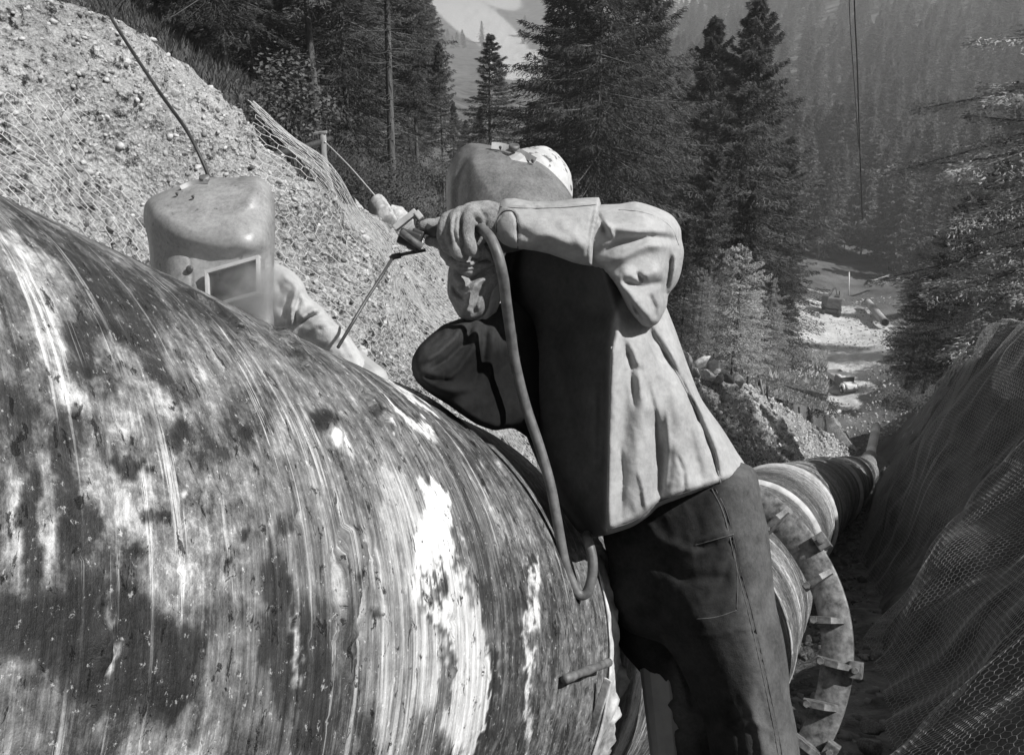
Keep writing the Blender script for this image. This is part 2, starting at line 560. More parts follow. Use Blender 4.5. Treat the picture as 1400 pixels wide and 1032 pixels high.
# far mountain with pale scree
def ridge(name, pts, depth_back, label, mat, amp):
    pts = Pn(pts)
    n = 90
    topc = catmull(pts, n)
    rows = []
    for k, w in enumerate(np.linspace(0, 1, 26)):
        r = topc.copy()
        r[:, 1] -= w * depth_back
        r[:, 2] = topc[:, 2] * (1 - w) + (-200) * w
        rows.append(r)
    V = np.array(rows)
    V[..., 2] += fbm(V, 0.006, 6, 11) * amp
    V[..., 2] = np.minimum(V[..., 2], 175)
    o = link(name, new_mesh(name, V.reshape(-1, 3), grid_faces(26, n), True), mat)
    tag(o, label, kind='structure')
    return o
def surf(x, y):
    q_ = np.array([[x, y]])
    return float(H(q_)[0] + fbm(q_, 0.12, 5, 3)[0] * 0.35 * min(max(y / 60, .15), 6))
t = NT('mountain_scree', 0.95, 0, 0.1)
co = t.coord('Object')
v = t.ramp(t.noise(t.coord('Object', (1, 0.35, 0.35)), 0.013, 9, 0.7), [(0.44, 0.05), (0.52, 0.5)])
t.color(v); t.bump(t.noise(co, 0.05, 6, 0.7), 1, 8)
M['scree'] = t.m
ridge('mountain', [(-900, -90, 2600), (0, -70, 2500), (450, -50, 2400), (640, -40, 2300), (760, -60, 2400), (1000, -70, 2500), (1400, -80, 2500), (2300, -90, 2600)], 900, 'pale scree slopes of the far mountain', M['scree'], 40)

# ------------------------------------------------------------------ cut banks either side of the trench
def sections(px_crest, base_lat, base_dn, n_along, y0, y1, side):
    cr = Pn(px_crest)
    cr = cr[np.argsort(cr[:, 1])]
    def crest(y):
        return np.array([np.interp(y, cr[:, 1], cr[:, k]) for k in range(3)]).T
    return crest
YL = np.concatenate([np.arange(-3, 22, 0.05), 22 * 1.006 ** np.arange(0, 260)])
YL = YL[YL < 92]
def smooth_interp(y, xs, vs):
    # monotone-ish smoothed interpolation
    xs = np.asarray(xs); vs = np.asarray(vs)
    acc = 0
    for o in (-0.6, -0.2, 0.2, 0.6):
        acc = acc + np.interp(y + o * (0.4 + 0.06 * np.abs(y)), xs, vs)
    return acc / 4
crestL = Pn([(-2600, -1500, 2.2), (-900, -480, 4.4), (-60, -20, 6.8), (90, 8, 7.3), (175, 10, 7.7), (232, 45, 8.1), (290, 128, 8.8), (345, 200, 9.6), (430, 262, 11.2), (540, 300, 13.6), (600, 350, 15.5), (700, 400, 19), (880, 462, 25.5), (960, 492, 29), (1050, 540, 38), (1130, 592, 55), (1178, 622, 88)])
crestL = np.vstack([[crestL[0][0], -6, crestL[0][2] + 0.6], crestL])
def crest_l(y):
    return np.stack([smooth_interp(y, crestL[:, 1], crestL[:, k]) if k != 1 else y for k in range(3)], -1)
def base_l(y):
    a = axis_at(y)
    lat = np.interp(y, [0, 4, 10, 30, 90], [1.55, 1.5, 1.5, 1.3, 1.0])
    return np.stack([a[..., 0] - lat, y, a[..., 2] - 0.95], -1)
def bankL(y, w, disp=True):
    """w 0..1 from trench bottom to crest, 1..2 the ground behind"""
    c, b = crest_l(y), base_l(y)
    w1 = np.clip(w, 0, 1)
    p = b + (c - b) * w1[..., None]
    p[..., 2] -= 0.55 * np.sin(np.pi * w1) * np.clip(1 - y / 40, 0.2, 1)
    p[..., 0] += 0.25 * np.sin(np.pi * w1)
    w2 = np.clip(w - 1, 0, 1)
    far = np.stack([c[..., 0] - 7, y + 0 * c[..., 0], c[..., 2] - 4.2], -1)
    p = p + (far - c) * (w2 ** 0.85)[..., None]
    if disp:
        k = np.clip(w1 * 6, 0, 1) * np.clip((1.04 - w1) * 5, 0.22, 1)
        n = fbm(p, 0.55, 3, 21) * 0.42 + fbm(p, 2.0, 3, 5) * 0.34 - np.clip(0.16 - np.abs(fbm(p, 1.7, 4, 15)), 0, 1) * 0.9 + (np.abs(fbm(p, 8.0, 3, 9)) - 0.2) * 0.10
        p[..., 0] += n * 0.8 * k
        p[..., 2] += n * 0.6 * k
    return p
WL = np.concatenate([np.linspace(0, 1.02, 150), np.linspace(1.05, 2, 14)])
Yl, Wl = np.meshgrid(YL, WL, indexing='ij')
VL = bankL(Yl, Wl)
me = new_mesh('gravel_bank', VL.reshape(-1, 3), grid_faces(len(YL), len(WL)), True)
add_attr(me, 'veg', np.clip((Wl - 1.0) * 12 + 1.5 * fbm(VL, 0.5, 3, 88) * np.clip(Yl / 30, 0, 1), 0, 1))
gravel_bank = link('gravel_bank', me, M['bank'])
tag(gravel_bank, 'pale gravel cut bank on the left of the trench under wire netting', kind='structure')

crestR = Pn([(1402, 436, 11.0), (1362, 458, 12.4), (1334, 488, 14), (1302, 542, 16.5), (1258, 598, 20), (1222, 650, 25), (1206, 668, 34)])
c5 = axis_at(np.array([3.0]))[0]
crestR = np.vstack([[3.4, -4, 1.2], [4.1, 1.0, -0.1], [5.35, 6.5, -2.55], crestR, [axis_at(60.)[0] + 1.2, 60, axis_at(60.)[2] - 0.2]])
def crest_r(y):
    return np.stack([smooth_interp(y, crestR[:, 1], crestR[:, k]) if k != 1 else y for k in range(3)], -1)
def base_r(y):
    a = axis_at(y)
    lat = np.interp(y, [0, 4, 9, 22, 60], [1.9, 1.45, 1.15, 0.75, 0.7])
    return np.stack([a[..., 0] + lat, y, a[..., 2] - 0.85], -1)
def bankR(y, w, disp=True, extra=0.0):
    c, b = crest_r(y), base_r(y)
    w1 = np.clip(w, 0, 1)
    p = b + (c - b) * w1[..., None]
    p[..., 2] += 0.15 * np.sin(np.pi * w1) ** 1.0 * np.clip(1.2 - y / 30, 0.1, 1)
    p[..., 0] -= 0.05 * np.sin(np.pi * w1)
    w2 = np.clip(w - 1, 0, 1)
    far = np.stack([c[..., 0] + 7, y, c[..., 2] - 0.3], -1)
    p = p + (far - c) * (w2 ** 1.2)[..., None]
    if disp:
        n = fbm(p, 0.8, 3, 31) * 0.28 + fbm(p, 3.5, 3, 35) * 0.07
        # long folds running down the face
        n = n + 0.10 * np.sin(1.9 * y + 2.5 * fbm(p, 0.4, 2, 77) + 1.3 * w) * np.sin(np.pi * w1)
        p[..., 0] -= n * 0.8
        p[..., 2] += n * 0.6 * np.clip(w1 * 5, 0, 1)
    return p
YR = np.concatenate([np.arange(-3, 24, 0.08), 24 * 1.02 ** np.arange(1, 45)])
WR = np.concatenate([np.linspace(0, 1.02, 70), np.linspace(1.05, 2, 10)])
Yr, Wr = np.meshgrid(YR, WR, indexing='ij')
VR = bankR(Yr, Wr)
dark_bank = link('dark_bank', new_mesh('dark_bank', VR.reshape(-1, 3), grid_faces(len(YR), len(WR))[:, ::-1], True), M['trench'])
tag(dark_bank, 'dark earth bank on the right of the trench covered with netting', kind='structure')

# trench floor between the banks
wf = np.linspace(0, 1, 40)
YF = np.concatenate([np.arange(-3, 26, 0.1), 26 * 1.02 ** np.arange(1, 76)])
YF = YF[YF < 93]
Yf, Wf = np.meshgrid(YF, wf, indexing='ij')
bl, br = base_l(Yf), base_r(Yf)
br[..., 0] = np.where(Yf > 60, axis_at(Yf)[..., 0] + 1.5, br[..., 0])
VF = bl + (br - bl) * Wf[..., None]
VF[..., 0] += (Wf - 0.5) * 0.8
VF[..., 2] += fbm(VF, 1.5, 4, 41) * 0.16 + fbm(VF, 7, 2, 43) * 0.05 + 0.04
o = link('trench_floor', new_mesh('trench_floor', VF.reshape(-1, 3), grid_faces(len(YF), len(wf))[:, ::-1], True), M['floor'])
tag(o, 'dark rubble floor of the pipe trench', kind='structure')
trench_floor = o
def floor_z(x, y):
    return float(axis_at(np.array(y, float))[2] - 0.86)

# ------------------------------------------------------------------ stones
def stone_mesh(seed, sub=1):
    bm = bmesh.new()
    bmesh.ops.create_icosphere(bm, subdivisions=sub, radius=1)
    r = np.random.default_rng(seed)
    sc = np.array([1, r.uniform(0.55, 0.9), r.uniform(0.35, 0.6)])
    V = np.array([v.co[:] for v in bm.verts])
    V = V * (1 + 0.30 * (vnoise(V + seed * 3.1, 1.3, seed)[:, None] - 0.5) * 2) * sc
    # flatten a few facets
    for k in range(9):
        n = r.normal(size=3); n /= np.linalg.norm(n)
        h = r.uniform(0.36, 0.6)
        dd = V @ n - h
        V -= np.where(dd > 0, dd, 0)[:, None] * n
    Fc = [[v.index for v in q.verts] for q in bm.faces]
    bm.free()
    return V, np.array(Fc)
SV = [stone_mesh(k, 1) for k in range(6)]
def rough_stone(k):
    V, Fc = stone_mesh(k, 3)
    V = V * (1 + 0.16 * fbm(V, 1.6, 4, k)[:, None] - 0.10 * np.clip(0.12 - np.abs(fbm(V, 1.8, 3, k + 9)), 0, 1)[:, None] * 8)
    return V, Fc
SM = [new_mesh('stone', *rough_stone(k + 20)) for k in range(6)]
SMd = [m_.copy() for m_ in SM]
for m_ in SM: m_.materials.append(M['stone'])
for m_ in SMd: m_.materials.append(M['stone_dark'])

def scatter_joined(name, n, sampler, smin, smax, mat, parent=None, seed=0, label=None, power=2.2):
    r = np.random.default_rng(seed)
    pts = sampler(n, r)
    n = len(pts)
    s = smin + (smax - smin) * r.random(n) ** power
    VV, FF, off = [], [], 0
    kind = r.integers(0, len(SV), n)
    for k in range(len(SV)):
        idx = np.where(kind == k)[0]
        if not len(idx): continue
        V, Fc = SV[k]
        a = r.uniform(0, 2 * np.pi, (len(idx), 3))
        ca, sa = np.cos(a), np.sin(a)
        Rz = np.zeros((len(idx), 3, 3)); Rz[:, 0, 0] = ca[:, 0]; Rz[:, 0, 1] = -sa[:, 0]; Rz[:, 1, 0] = sa[:, 0]; Rz[:, 1, 1] = ca[:, 0]; Rz[:, 2, 2] = 1
        Rx = np.zeros((len(idx), 3, 3)); Rx[:, 1, 1] = ca[:, 1]; Rx[:, 1, 2] = -sa[:, 1]; Rx[:, 2, 1] = sa[:, 1]; Rx[:, 2, 2] = ca[:, 1]; Rx[:, 0, 0] = 1
        R = Rz @ Rx
        W = np.einsum('nij,vj->nvi', R, V) * s[idx][:, None, None] + pts[idx][:, None]
        VV.append(W.reshape(-1, 3))
        FF.append((Fc[None] + (np.arange(len(idx)) * len(V))[:, None, None] + off).reshape(-1, 3))
        off += len(idx) * len(V)
    me = new_mesh(name, np.vstack(VV), np.vstack(FF))
    o = link(name, me, mat, parent)
    tag(o, label, kind='stuff')
    return o
def samp_bankL(y0, y1, w0=0.15, w1=1.0):
    def f(n, r):
        y = y0 + (y1 - y0) * r.random(n) ** 1.0
        w = r.uniform(w0, w1, n)
        return bankL(y, w)
    return f
scatter_joined('gravel', 23000, samp_bankL(3.5, 17), 0.008, 0.05, M['stone'], gravel_bank, 3, power=4.5)
scatter_joined('gravel', 9000, samp_bankL(3.5, 17), 0.010, 0.05, M['stone_dark'], gravel_bank, 6, power=4.0)
scatter_joined('gravel', 5000, samp_bankL(17, 60), 0.04, 0.16, M['stone'], gravel_bank, 4, power=2.5)
def samp_floor(n, r):
    y = r.uniform(1.5, 40, n) ** 1.0
    w = r.uniform(0.02, 0.98, n)
    b1, b2 = base_l(y), base_r(y)
    p = b1 + (b2 - b1) * w[:, None]
    p[:, 2] += 0.03 + fbm(p, 1.5, 4, 41) * 0.16
    return p
scatter_joined('rubble', 9000, samp_floor, 0.015, 0.09, M['stone_dark'], trench_floor, 5, power=2.2)
r = np.random.default_rng(12)
cnt = 0
for k in range(900):
    if cnt >= 200: break
    y = r.uniform(5, 24); w = r.uniform(0.25, 1.03)
    p = bankL(np.array(y), np.array(w))
    q = proj(p)
    if not (-20 < q[0] < 1100 and -20 < q[1] < 620): continue
    s = (0.045 + 0.10 * r.random() ** 3) * (1 if y < 14 else 1.8)
    if s * F / q[2] < 6: continue
    o = bpy.data.objects.new('stone', SM[r.integers(6)] if r.random() < 0.7 else SMd[r.integers(6)])
    COL.objects.link(o); o.parent = gravel_bank
    o.location = p; o.scale = (s, s, s); o.rotation_euler = r.uniform(0, 6.28, 3)
    cnt += 1
# boulder outcrop on the crest by the fence, and pale stones further down
for (px, py, Z, s) in [(520, 292, 13.2, .42), (548, 300, 13.4, .36), (488, 285, 12.6, .2), (560, 330, 13.6, .3), (955, 498, 26, .42), (975, 504, 27, .46), (940, 494, 25, .38), (993, 515, 28, .46), (965, 511, 26.5, .35), (1008, 520, 30, .4), (948, 508, 25.5, .3), (984, 518, 27.5, .3), (930, 490, 24.5, .4), (962, 496, 27, .3)]:
    o = bpy.data.objects.new('stone', SM[r.integers(6)])
    COL.objects.link(o); o.parent = gravel_bank
    o.location = P(px, py, Z); o.scale = (s, s, s * .8); o.rotation_euler = r.uniform(0, 6.28, 3)
for k in range(70):
    y = r.uniform(5.5, 20); w = r.uniform(0.35, 0.98)
    p = bankL(np.array(y), np.array(w)); s = r.uniform(0.10, 0.26)
    o = bpy.data.objects.new('stone', SM[r.integers(6)] if r.random() < .6 else SMd[r.integers(6)])
    COL.objects.link(o); o.parent = gravel_bank
    o.location = p - np.array([.5, 0, .4]) * s; o.scale = (s, s * r.uniform(.7, 1.3), s * r.uniform(.5, .9)); o.rotation_euler = r.uniform(0, 6.28, 3)
cnt = 0
for k in range(600):
    if cnt >= 70: break
    y = r.uniform(4, 22); w = r.uniform(0.45, 0.98)
    b1, b2 = base_l(np.array(y)), base_r(np.array(y))
    p = b1 + (b2 - b1) * w
    q = proj(p)
    if not (820 < q[0] < 1320 and q[1] < 1060): continue
    s = 0.035 + 0.10 * r.random() ** 2
    if s * F / q[2] < 5: continue
    o = bpy.data.objects.new('stone', SMd[r.integers(6)])
    COL.objects.link(o); o.parent = trench_floor
    o.location = (p[0], p[1], p[2] + 0.06); o.scale = (s, s, s); o.rotation_euler = r.uniform(0, 6.28, 3)
    cnt += 1

# ------------------------------------------------------------------ wire netting, real hexagonal mesh of thin wire
def hexnet(surf, L, Hh, cell, rad, wob=0.15, keep=None, seed=0, stretch=1.0):
    """surf(a,b): metres along, metres up -> world; returns verts, quads"""
    w, h = cell, cell * 1.1 * stretch
    nx, ny = int(L / w), int(Hh / (h * 0.75))
    segs = []
    i, j = np.meshgrid(np.arange(nx), np.arange(ny), indexing='ij')
    i, j = i.ravel(), j.ravel()
    ox = (i + 0.5 * (j % 2)) * w
    oy = j * h * 0.75
    top = np.c_[ox, oy + h * 0.5]
    ul = np.c_[ox - w * 0.5, oy + h * 0.25]
    ll = np.c_[ox - w * 0.5, oy - h * 0.25]
    ur = np.c_[ox + w * 0.5, oy + h * 0.25]
    A = np.vstack([ul, ll, top]); B = np.vstack([top, ul, ur])
    def wobble(q):
        q = q.copy()
        n1 = vnoise(q, 1.7 / cell * 0.5, seed) - 0.5; n2 = vnoise(q + 50, 1.7 / cell * 0.5, seed + 1) - 0.5
        return q + np.c_[n1, n2] * cell * wob * 2
    A, B = wobble(A), wobble(B)
    if keep is not None:
        mk = keep((A + B) / 2)
        A, B = A[mk], B[mk]
    a, b = surf(A[:, 0], A[:, 1]), surf(B[:, 0], B[:, 1])
    d = b - a
    Ln = np.linalg.norm(d, axis=1, keepdims=True) + 1e-9
    d /= Ln
    n1 = np.cross(d, [0.3, -0.8, 0.5]); n1 /= np.linalg.norm(n1, axis=1, keepdims=True) + 1e-9
    n2 = np.cross(d, n1)
    V = []
    for e in (a, b):
        for k in range(3):
            t_ = k * 2 * np.pi / 3
            V.append(e + rad * (math.cos(t_) * n1 + math.sin(t_) * n2))
    V = np.stack(V, 1).reshape(-1, 3)
    base = (np.arange(len(a)) * 6)[:, None, None]
    Fc = (np.array([[0, 1, 4, 3], [1, 2, 5, 4], [2, 0, 3, 5]])[None] + base).reshape(-1, 4)
    return V, Fc
def netL(a, b):
    y = 2.5 + a * 0.87
    w = b / 5.6
    p = bankL(y, w, False)
    n = np.array([0.75, 0.0, 0.62])
    kk = np.clip((1.04 - w) * 5, 0.22, 1)
    off = 0.09 + 0.13 * kk + 0.16 * kk * fbm(np.stack([a, b], -1), 0.45, 2, 61) + kk * fbm(p, 0.55, 3, 21) * 0.42 + 0.05 * vnoise(np.stack([a, b], -1), 1.4, 8)
    return p + n * off[..., None]
def keepL(m):
    q = proj(netL(m[:, 0], m[:, 1]))
    x, y_ = q[:, 0], q[:, 1]
    n = vnoise(m, 0.8, 5)
    reg = (y_ > 190 + 0.30 * x + 110 * (n - .5)) & (x < 420)
    reg |= (x < 120) & (y_ > 120 + 100 * (n - .5))
    reg |= (x >= 345) & (x < 640) & (m[:, 1] > 4.0 + 0.8 * (n - .5)) & (m[:, 1] < 5.35)
    reg |= (x >= 430) & (y_ > 360 + 120 * (n - .5))
    reg |= (x >= 640)
    return reg
V, Fc = hexnet(netL, 20, 5.75, 0.105, 0.0028, 0.16, keepL, 3)
o = link('wire_netting', new_mesh('wire_netting', V, Fc), M['wire'])
tag(o, 'pale hexagonal wire netting pegged over the gravel bank behind the welders', 'netting')
def netR(a, b):
    y = 1.5 + a * 0.87
    w = b / 4.1
    p = bankR(y, w, False)
    n = np.array([-0.8, 0.0, 0.6])
    ab = np.stack([a, b], -1)
    off = 0.10 + 0.22 * fbm(np.stack([a * 1.6, b * 0.35], -1), 0.8, 3, 71) + fbm(p, 0.8, 3, 31) * 0.28 + 0.10 * np.sin(1.9 * y + 2.5 * fbm(p, 0.4, 2, 77) + 1.3 * w) * np.sin(np.pi * np.clip(w, 0, 1))
    p = p + n * np.maximum(off, -0.3)[..., None]
    p[..., 1] += 0.10 * fbm(ab, 0.7, 2, 90)
    return p
def keepR(m):
    q = proj(netR(m[:, 0], m[:, 1]))
    return (q[:, 0] > 1100) & (q[:, 0] < 1560) & (q[:, 1] > 350) & (q[:, 1] < 1180) & (q[:, 2] > 0.3)
V, Fc = hexnet(netR, 26, 4.25, 0.040, 0.0014, 0.16, keepR, 9, 1.35)
o = link('wire_netting', new_mesh('wire_netting', V, Fc), M['wire_dark'])
tag(o, 'fine dark netting draped in folds over the shaded right bank', 'netting')
# selvedge where the netting is bunched at the top of the right bank, and a few doubled folds
for k, (pts, rad) in enumerate([
        ([(1322, 474, 13.4), (1300, 505, 14.6), (1272, 552, 17), (1240, 598, 19.5), (1214, 645, 23.5)], 0.012),
        ([(1326, 470, 13.2), (1296, 520, 14.9), (1262, 575, 18)], 0.010),
        ([(1318, 480, 13.4), (1290, 515, 15.1), (1258, 570, 18.5), (1226, 625, 22)], 0.010)]):
    path = catmull(Pn(pts), 40)
    path += np.stack([fbm(path, 2.0, 2, 5 + k), 0 * path[:, 0], fbm(path, 2.3, 2, 15 + k)], -1) * 0.06
    mb = MB().tube(path, rad, 5)
    o = link('selvedge_wire', mb.mesh('selvedge_wire'), M['wire'])
    tag(o, ['outermost pale strand of bunched netting down the edge of the right bank', 'short pale strand of bunched netting at the top of the right bank', 'middle pale strand of bunched netting down the edge of the right bank'][k], 'wire', 'bunched netting strands on the right bank')
# ------------------------------------------------------------------ the big pipe in front
def cyl(s, ph, r, base=C0):
    s, ph, r = np.broadcast_arrays(np.asarray(s, float), ph, r)
    return base + s[..., None] * D1 + r[..., None] * (np.cos(ph)[..., None] * E1 + np.sin(ph)[..., None] * E2)
def px_cyl(px, py, r=RP):
    """pixel to (s, phi) on the near side of the pipe"""
    d = np.array(P(px, py, 1.0))
    dp = d - D1 * d.dot(D1); cp = -C0 + D1 * C0.dot(D1)
    A = dp.dot(dp); B = 2 * dp.dot(cp); Cc = cp.dot(cp) - r * r
    q = B * B - 4 * A * Cc
    t_ = (-B - math.sqrt(max(q, 0))) / (2 * A)
    w = d * t_ - C0
    return w.dot(D1), math.atan2(w.dot(E2), w.dot(E1)), d * t_
ph = np.radians(np.concatenate([np.arange(-75, 150, 0.6), np.arange(150, 285, 5)]))
ss = np.concatenate([np.linspace(-6, -1.75, 12), np.arange(-1.7, S_RIM, 0.0065), [S_RIM]])
Sg, Pg = np.meshgrid(ss, ph, indexing='ij')
base = cyl(Sg, Pg, RP + 0 * Sg)
q = proj(base)
front = (q[..., 2] > 0.2) & (np.cos(Pg - math.radians(40)) > -0.45)
uvw = np.stack([Sg, Pg * RP], -1)
def seg_d(q, pts):
    """distance in px to a polyline and position 0..1 along it"""
    pts = np.asarray(pts, float)
    best = np.full(q.shape[:-1], 1e9); tt_ = np.zeros(q.shape[:-1])
    L = np.r_[0, np.cumsum(np.linalg.norm(np.diff(pts, axis=0), axis=1))]
    for k in range(len(pts) - 1):
        a, b = pts[k], pts[k + 1]
        ab = b - a
        u = np.clip(((q - a) @ ab) / (ab @ ab), 0, 1)
        dd = np.linalg.norm(q - (a + u[..., None] * ab), axis=-1)
        m_ = dd < best
        best = np.where(m_, dd, best)
        tt_ = np.where(m_, (L[k] + u * (L[k + 1] - L[k])) / L[-1], tt_)
    return best, tt_
jit = np.stack([fbm(uvw, 9, 5, 101, .7), fbm(uvw * [1, 0.45], 14, 5, 102, .7)], -1)
qj = q[..., :2] + jit * [45, 80]
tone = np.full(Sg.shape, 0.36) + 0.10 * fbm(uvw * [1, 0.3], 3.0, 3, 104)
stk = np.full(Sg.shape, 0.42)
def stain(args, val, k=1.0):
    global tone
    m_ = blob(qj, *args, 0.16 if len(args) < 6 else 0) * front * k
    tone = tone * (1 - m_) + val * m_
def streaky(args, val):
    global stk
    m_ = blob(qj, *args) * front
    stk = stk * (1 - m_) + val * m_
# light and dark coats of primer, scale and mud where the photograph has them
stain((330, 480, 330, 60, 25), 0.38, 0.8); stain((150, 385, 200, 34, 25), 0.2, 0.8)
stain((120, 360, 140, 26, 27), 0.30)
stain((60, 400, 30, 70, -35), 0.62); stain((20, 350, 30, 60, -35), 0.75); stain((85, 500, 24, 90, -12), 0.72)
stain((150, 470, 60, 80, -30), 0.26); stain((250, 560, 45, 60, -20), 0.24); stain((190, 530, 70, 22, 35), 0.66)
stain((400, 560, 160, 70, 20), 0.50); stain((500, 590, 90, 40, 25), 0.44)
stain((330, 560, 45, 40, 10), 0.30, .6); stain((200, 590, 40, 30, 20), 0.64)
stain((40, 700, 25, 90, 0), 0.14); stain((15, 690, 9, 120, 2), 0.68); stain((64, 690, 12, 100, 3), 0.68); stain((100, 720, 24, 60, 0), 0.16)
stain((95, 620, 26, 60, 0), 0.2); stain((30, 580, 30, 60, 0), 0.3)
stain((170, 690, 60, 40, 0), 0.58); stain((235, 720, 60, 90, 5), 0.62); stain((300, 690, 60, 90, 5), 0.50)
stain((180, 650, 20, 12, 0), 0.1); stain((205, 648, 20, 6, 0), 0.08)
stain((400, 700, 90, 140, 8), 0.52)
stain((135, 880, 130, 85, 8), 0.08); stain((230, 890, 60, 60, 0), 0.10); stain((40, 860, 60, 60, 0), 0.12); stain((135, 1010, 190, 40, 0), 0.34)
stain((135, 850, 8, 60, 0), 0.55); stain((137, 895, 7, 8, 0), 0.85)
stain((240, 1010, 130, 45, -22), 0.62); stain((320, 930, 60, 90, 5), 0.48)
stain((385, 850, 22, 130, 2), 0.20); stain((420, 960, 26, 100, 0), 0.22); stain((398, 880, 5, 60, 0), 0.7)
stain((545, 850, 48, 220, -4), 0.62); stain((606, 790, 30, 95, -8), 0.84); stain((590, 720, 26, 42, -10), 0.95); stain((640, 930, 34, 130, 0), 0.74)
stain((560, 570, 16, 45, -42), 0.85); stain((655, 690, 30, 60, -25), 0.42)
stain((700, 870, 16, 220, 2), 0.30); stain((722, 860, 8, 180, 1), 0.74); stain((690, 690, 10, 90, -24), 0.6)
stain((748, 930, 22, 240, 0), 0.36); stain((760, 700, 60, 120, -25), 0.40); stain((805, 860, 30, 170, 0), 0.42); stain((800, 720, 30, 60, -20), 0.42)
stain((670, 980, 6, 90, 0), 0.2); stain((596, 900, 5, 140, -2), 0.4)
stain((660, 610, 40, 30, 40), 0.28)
streaky((600, 830, 130, 260, 0), 0.85); streaky((400, 860, 100, 220, 0), 0.75); streaky((140, 880, 170, 110, 0), 0.5); streaky((760, 850, 70, 250, 0), 0.35)
streaky((300, 480, 330, 90, 25), 0.45); streaky((150, 650, 200, 160, 0), 0.22)
for (x, y, rx, ry, rot, v) in [(125, 505, 14, 7, 30, .02), (243, 600, 6, 22, 0, .06), (335, 590, 10, 6, 40, .03), (440, 575, 18, 12, 0, .1), (455, 600, 5, 18, -20, .95), (470, 605, 4, 20, -25, .95),
                              (200, 705, 10, 8, 0, .04), (222, 708, 8, 8, 0, .05), (250, 678, 6, 5, 0, .95), (335, 725, 5, 6, 0, .03), (310, 762, 4, 7, 0, .03), (185, 748, 14, 5, 0, .03), (515, 560, 5, 9, -40, .03),
                              (607, 800, 4, 16, 0, .2), (480, 790, 5, 6, 0, .1), (518, 838, 6, 7, 0, .02), (345, 820, 30, 6, 40, .7), (60, 930, 40, 12, 0, .3)]:
    m_ = blob(q[..., :2] + jit * [8, 14], x, y, rx, ry, rot, 0.5) * front
    tone = tone * (1 - m_) + v * m_
disp = 0.0012 * fbm(uvw * [1, 0.25], 60, 3, 7) + 0.0010 * fbm(uvw, 18, 4, 8)
qs = q[..., :2] + jit * 10
def ridge_px(pts, w, amp, jag=0.0):
    global disp
    dd, t_ = seg_d(qs, pts)
    e = np.exp(-(dd / w) ** 2) * np.clip(t_ * 8, 0, 1) * np.clip((1 - t_) * 8, 0, 1)
    if jag: e = e * (1 - jag + jag * 2 * vnoise(uvw, 55, 17))
    disp = disp + amp * e * front
def plateau(args, amp, j=1.0):
    global disp
    m_ = blob(q[..., :2] + jit * [14 * j, 26 * j], *args) * front
    disp = disp + amp * m_
plateau((470, 800, 20, 78, 3, 0.10), 0.011); plateau((474, 900, 10, 40, 0, 0.12), 0.006); plateau((500, 790, 5, 60, 0, .2), 0.005)
plateau((137, 880, 12, 30, 0, 0.2), 0.008, .5)
ridge_px([(250, 398), (285, 414), (320, 438), (345, 462)], 3.0, 0.004, 0.8)
ridge_px([(262, 406), (300, 428), (330, 452)], 2.5, -0.005, 0.6)
ridge_px([(345, 462), (372, 490), (395, 520)], 5, 0.006, 0.9)
ridge_px([(372, 446), (398, 470), (426, 500)], 2.2, -0.012, 0.3)
ridge_px([(378, 442), (404, 466), (432, 497)], 2.5, 0.006, 0.3)
ridge_px([(484, 524), (505, 545), (530, 577)], 3.2, -0.014, 0.3)
ridge_px([(500, 530), (525, 555), (552, 590)], 8, 0.005, 0.5)
ridge_px([(440, 568), (455, 590), (468, 620)], 5, 0.006, 0.9)
ridge_px([(456, 745), (454, 790), (458, 850), (464, 885)], 3.0, -0.012, 0.7)
ridge_px([(516, 740), (522, 800), (520, 845)], 2.2, -0.008, 0.3)
ridge_px([(497, 850), (499, 880)], 3, -0.012, 0.3)
for k in range(26):
    x = rng.uniform(20, 700); y = rng.uniform(540 + 0.3 * x, 1020)
    plateau((x, y, rng.uniform(2, 6), rng.uniform(3, 14), rng.uniform(-20, 20), 0.3), rng.choice([-1, 1]) * rng.uniform(0.002, 0.006), .6)
# weld seam at s = 0 and a slight step in the plate beyond it
disp = disp - 0.010 * np.clip((Sg - 0.0) / 0.006, 0, 1) + 0.006 * np.exp(-((Sg + 0.006) / 0.006) ** 2) - 0.012 * np.exp(-((Sg - 0.006) / 0.004) ** 2)
edge_drop = np.clip((Sg - (S_RIM - 0.01)) / 0.01, 0, 1)
Vp = cyl(Sg, Pg, RP + disp - 0.004 * edge_drop)
t = NT('primed_steel', 0.5, 0.0, 0.35)
uvn = t.n.new('ShaderNodeTexCoord')
def uvmap(sc):
    mp = t.n.new('ShaderNodeMapping'); mp.inputs['Scale'].default_value = sc
    t.l.new(uvn.outputs['UV'], mp.inputs[0]); return mp.outputs[0]
tn, sn = t.attr('tone'), t.attr('streak')
n1 = t.noise(uvmap((130, 3.5, 1)), 1.0, 5, 0.65, 0.4)
n2 = t.noise(uvmap((30, 1.6, 1)), 1.3, 8, 0.78, 0.8)
n3 = t.noise(uvmap((1, 0.8, 1)), 85, 5, 0.8)
n4 = t.noise(uvmap((1, 0.7, 1)), 11, 9, 0.82, 0.5)
n5 = t.noise(uvmap((1, 0.8, 1)), 30, 6, 0.8, 0.3)
sa = t.math('MULTIPLY', t.math('SUBTRACT', n1, 0.5), 1.5)
sb = t.math('MULTIPLY', t.math('SUBTRACT', n2, 0.5), 2.2)
sc_ = t.math('MULTIPLY', t.math('SUBTRACT', n5, 0.5), 2.4)
sd = t.math('MULTIPLY', t.math('SUBTRACT', n4, 0.5), 2.0)
tot = t.math('ADD', t.math('MULTIPLY', t.math('ADD', sa, sb), sn), t.math('MULTIPLY', t.math('ADD', sc_, sd), t.math('SUBTRACT', 1.15, sn)))
x = t.math('ADD', tn, t.math('MULTIPLY', tot, 0.52))
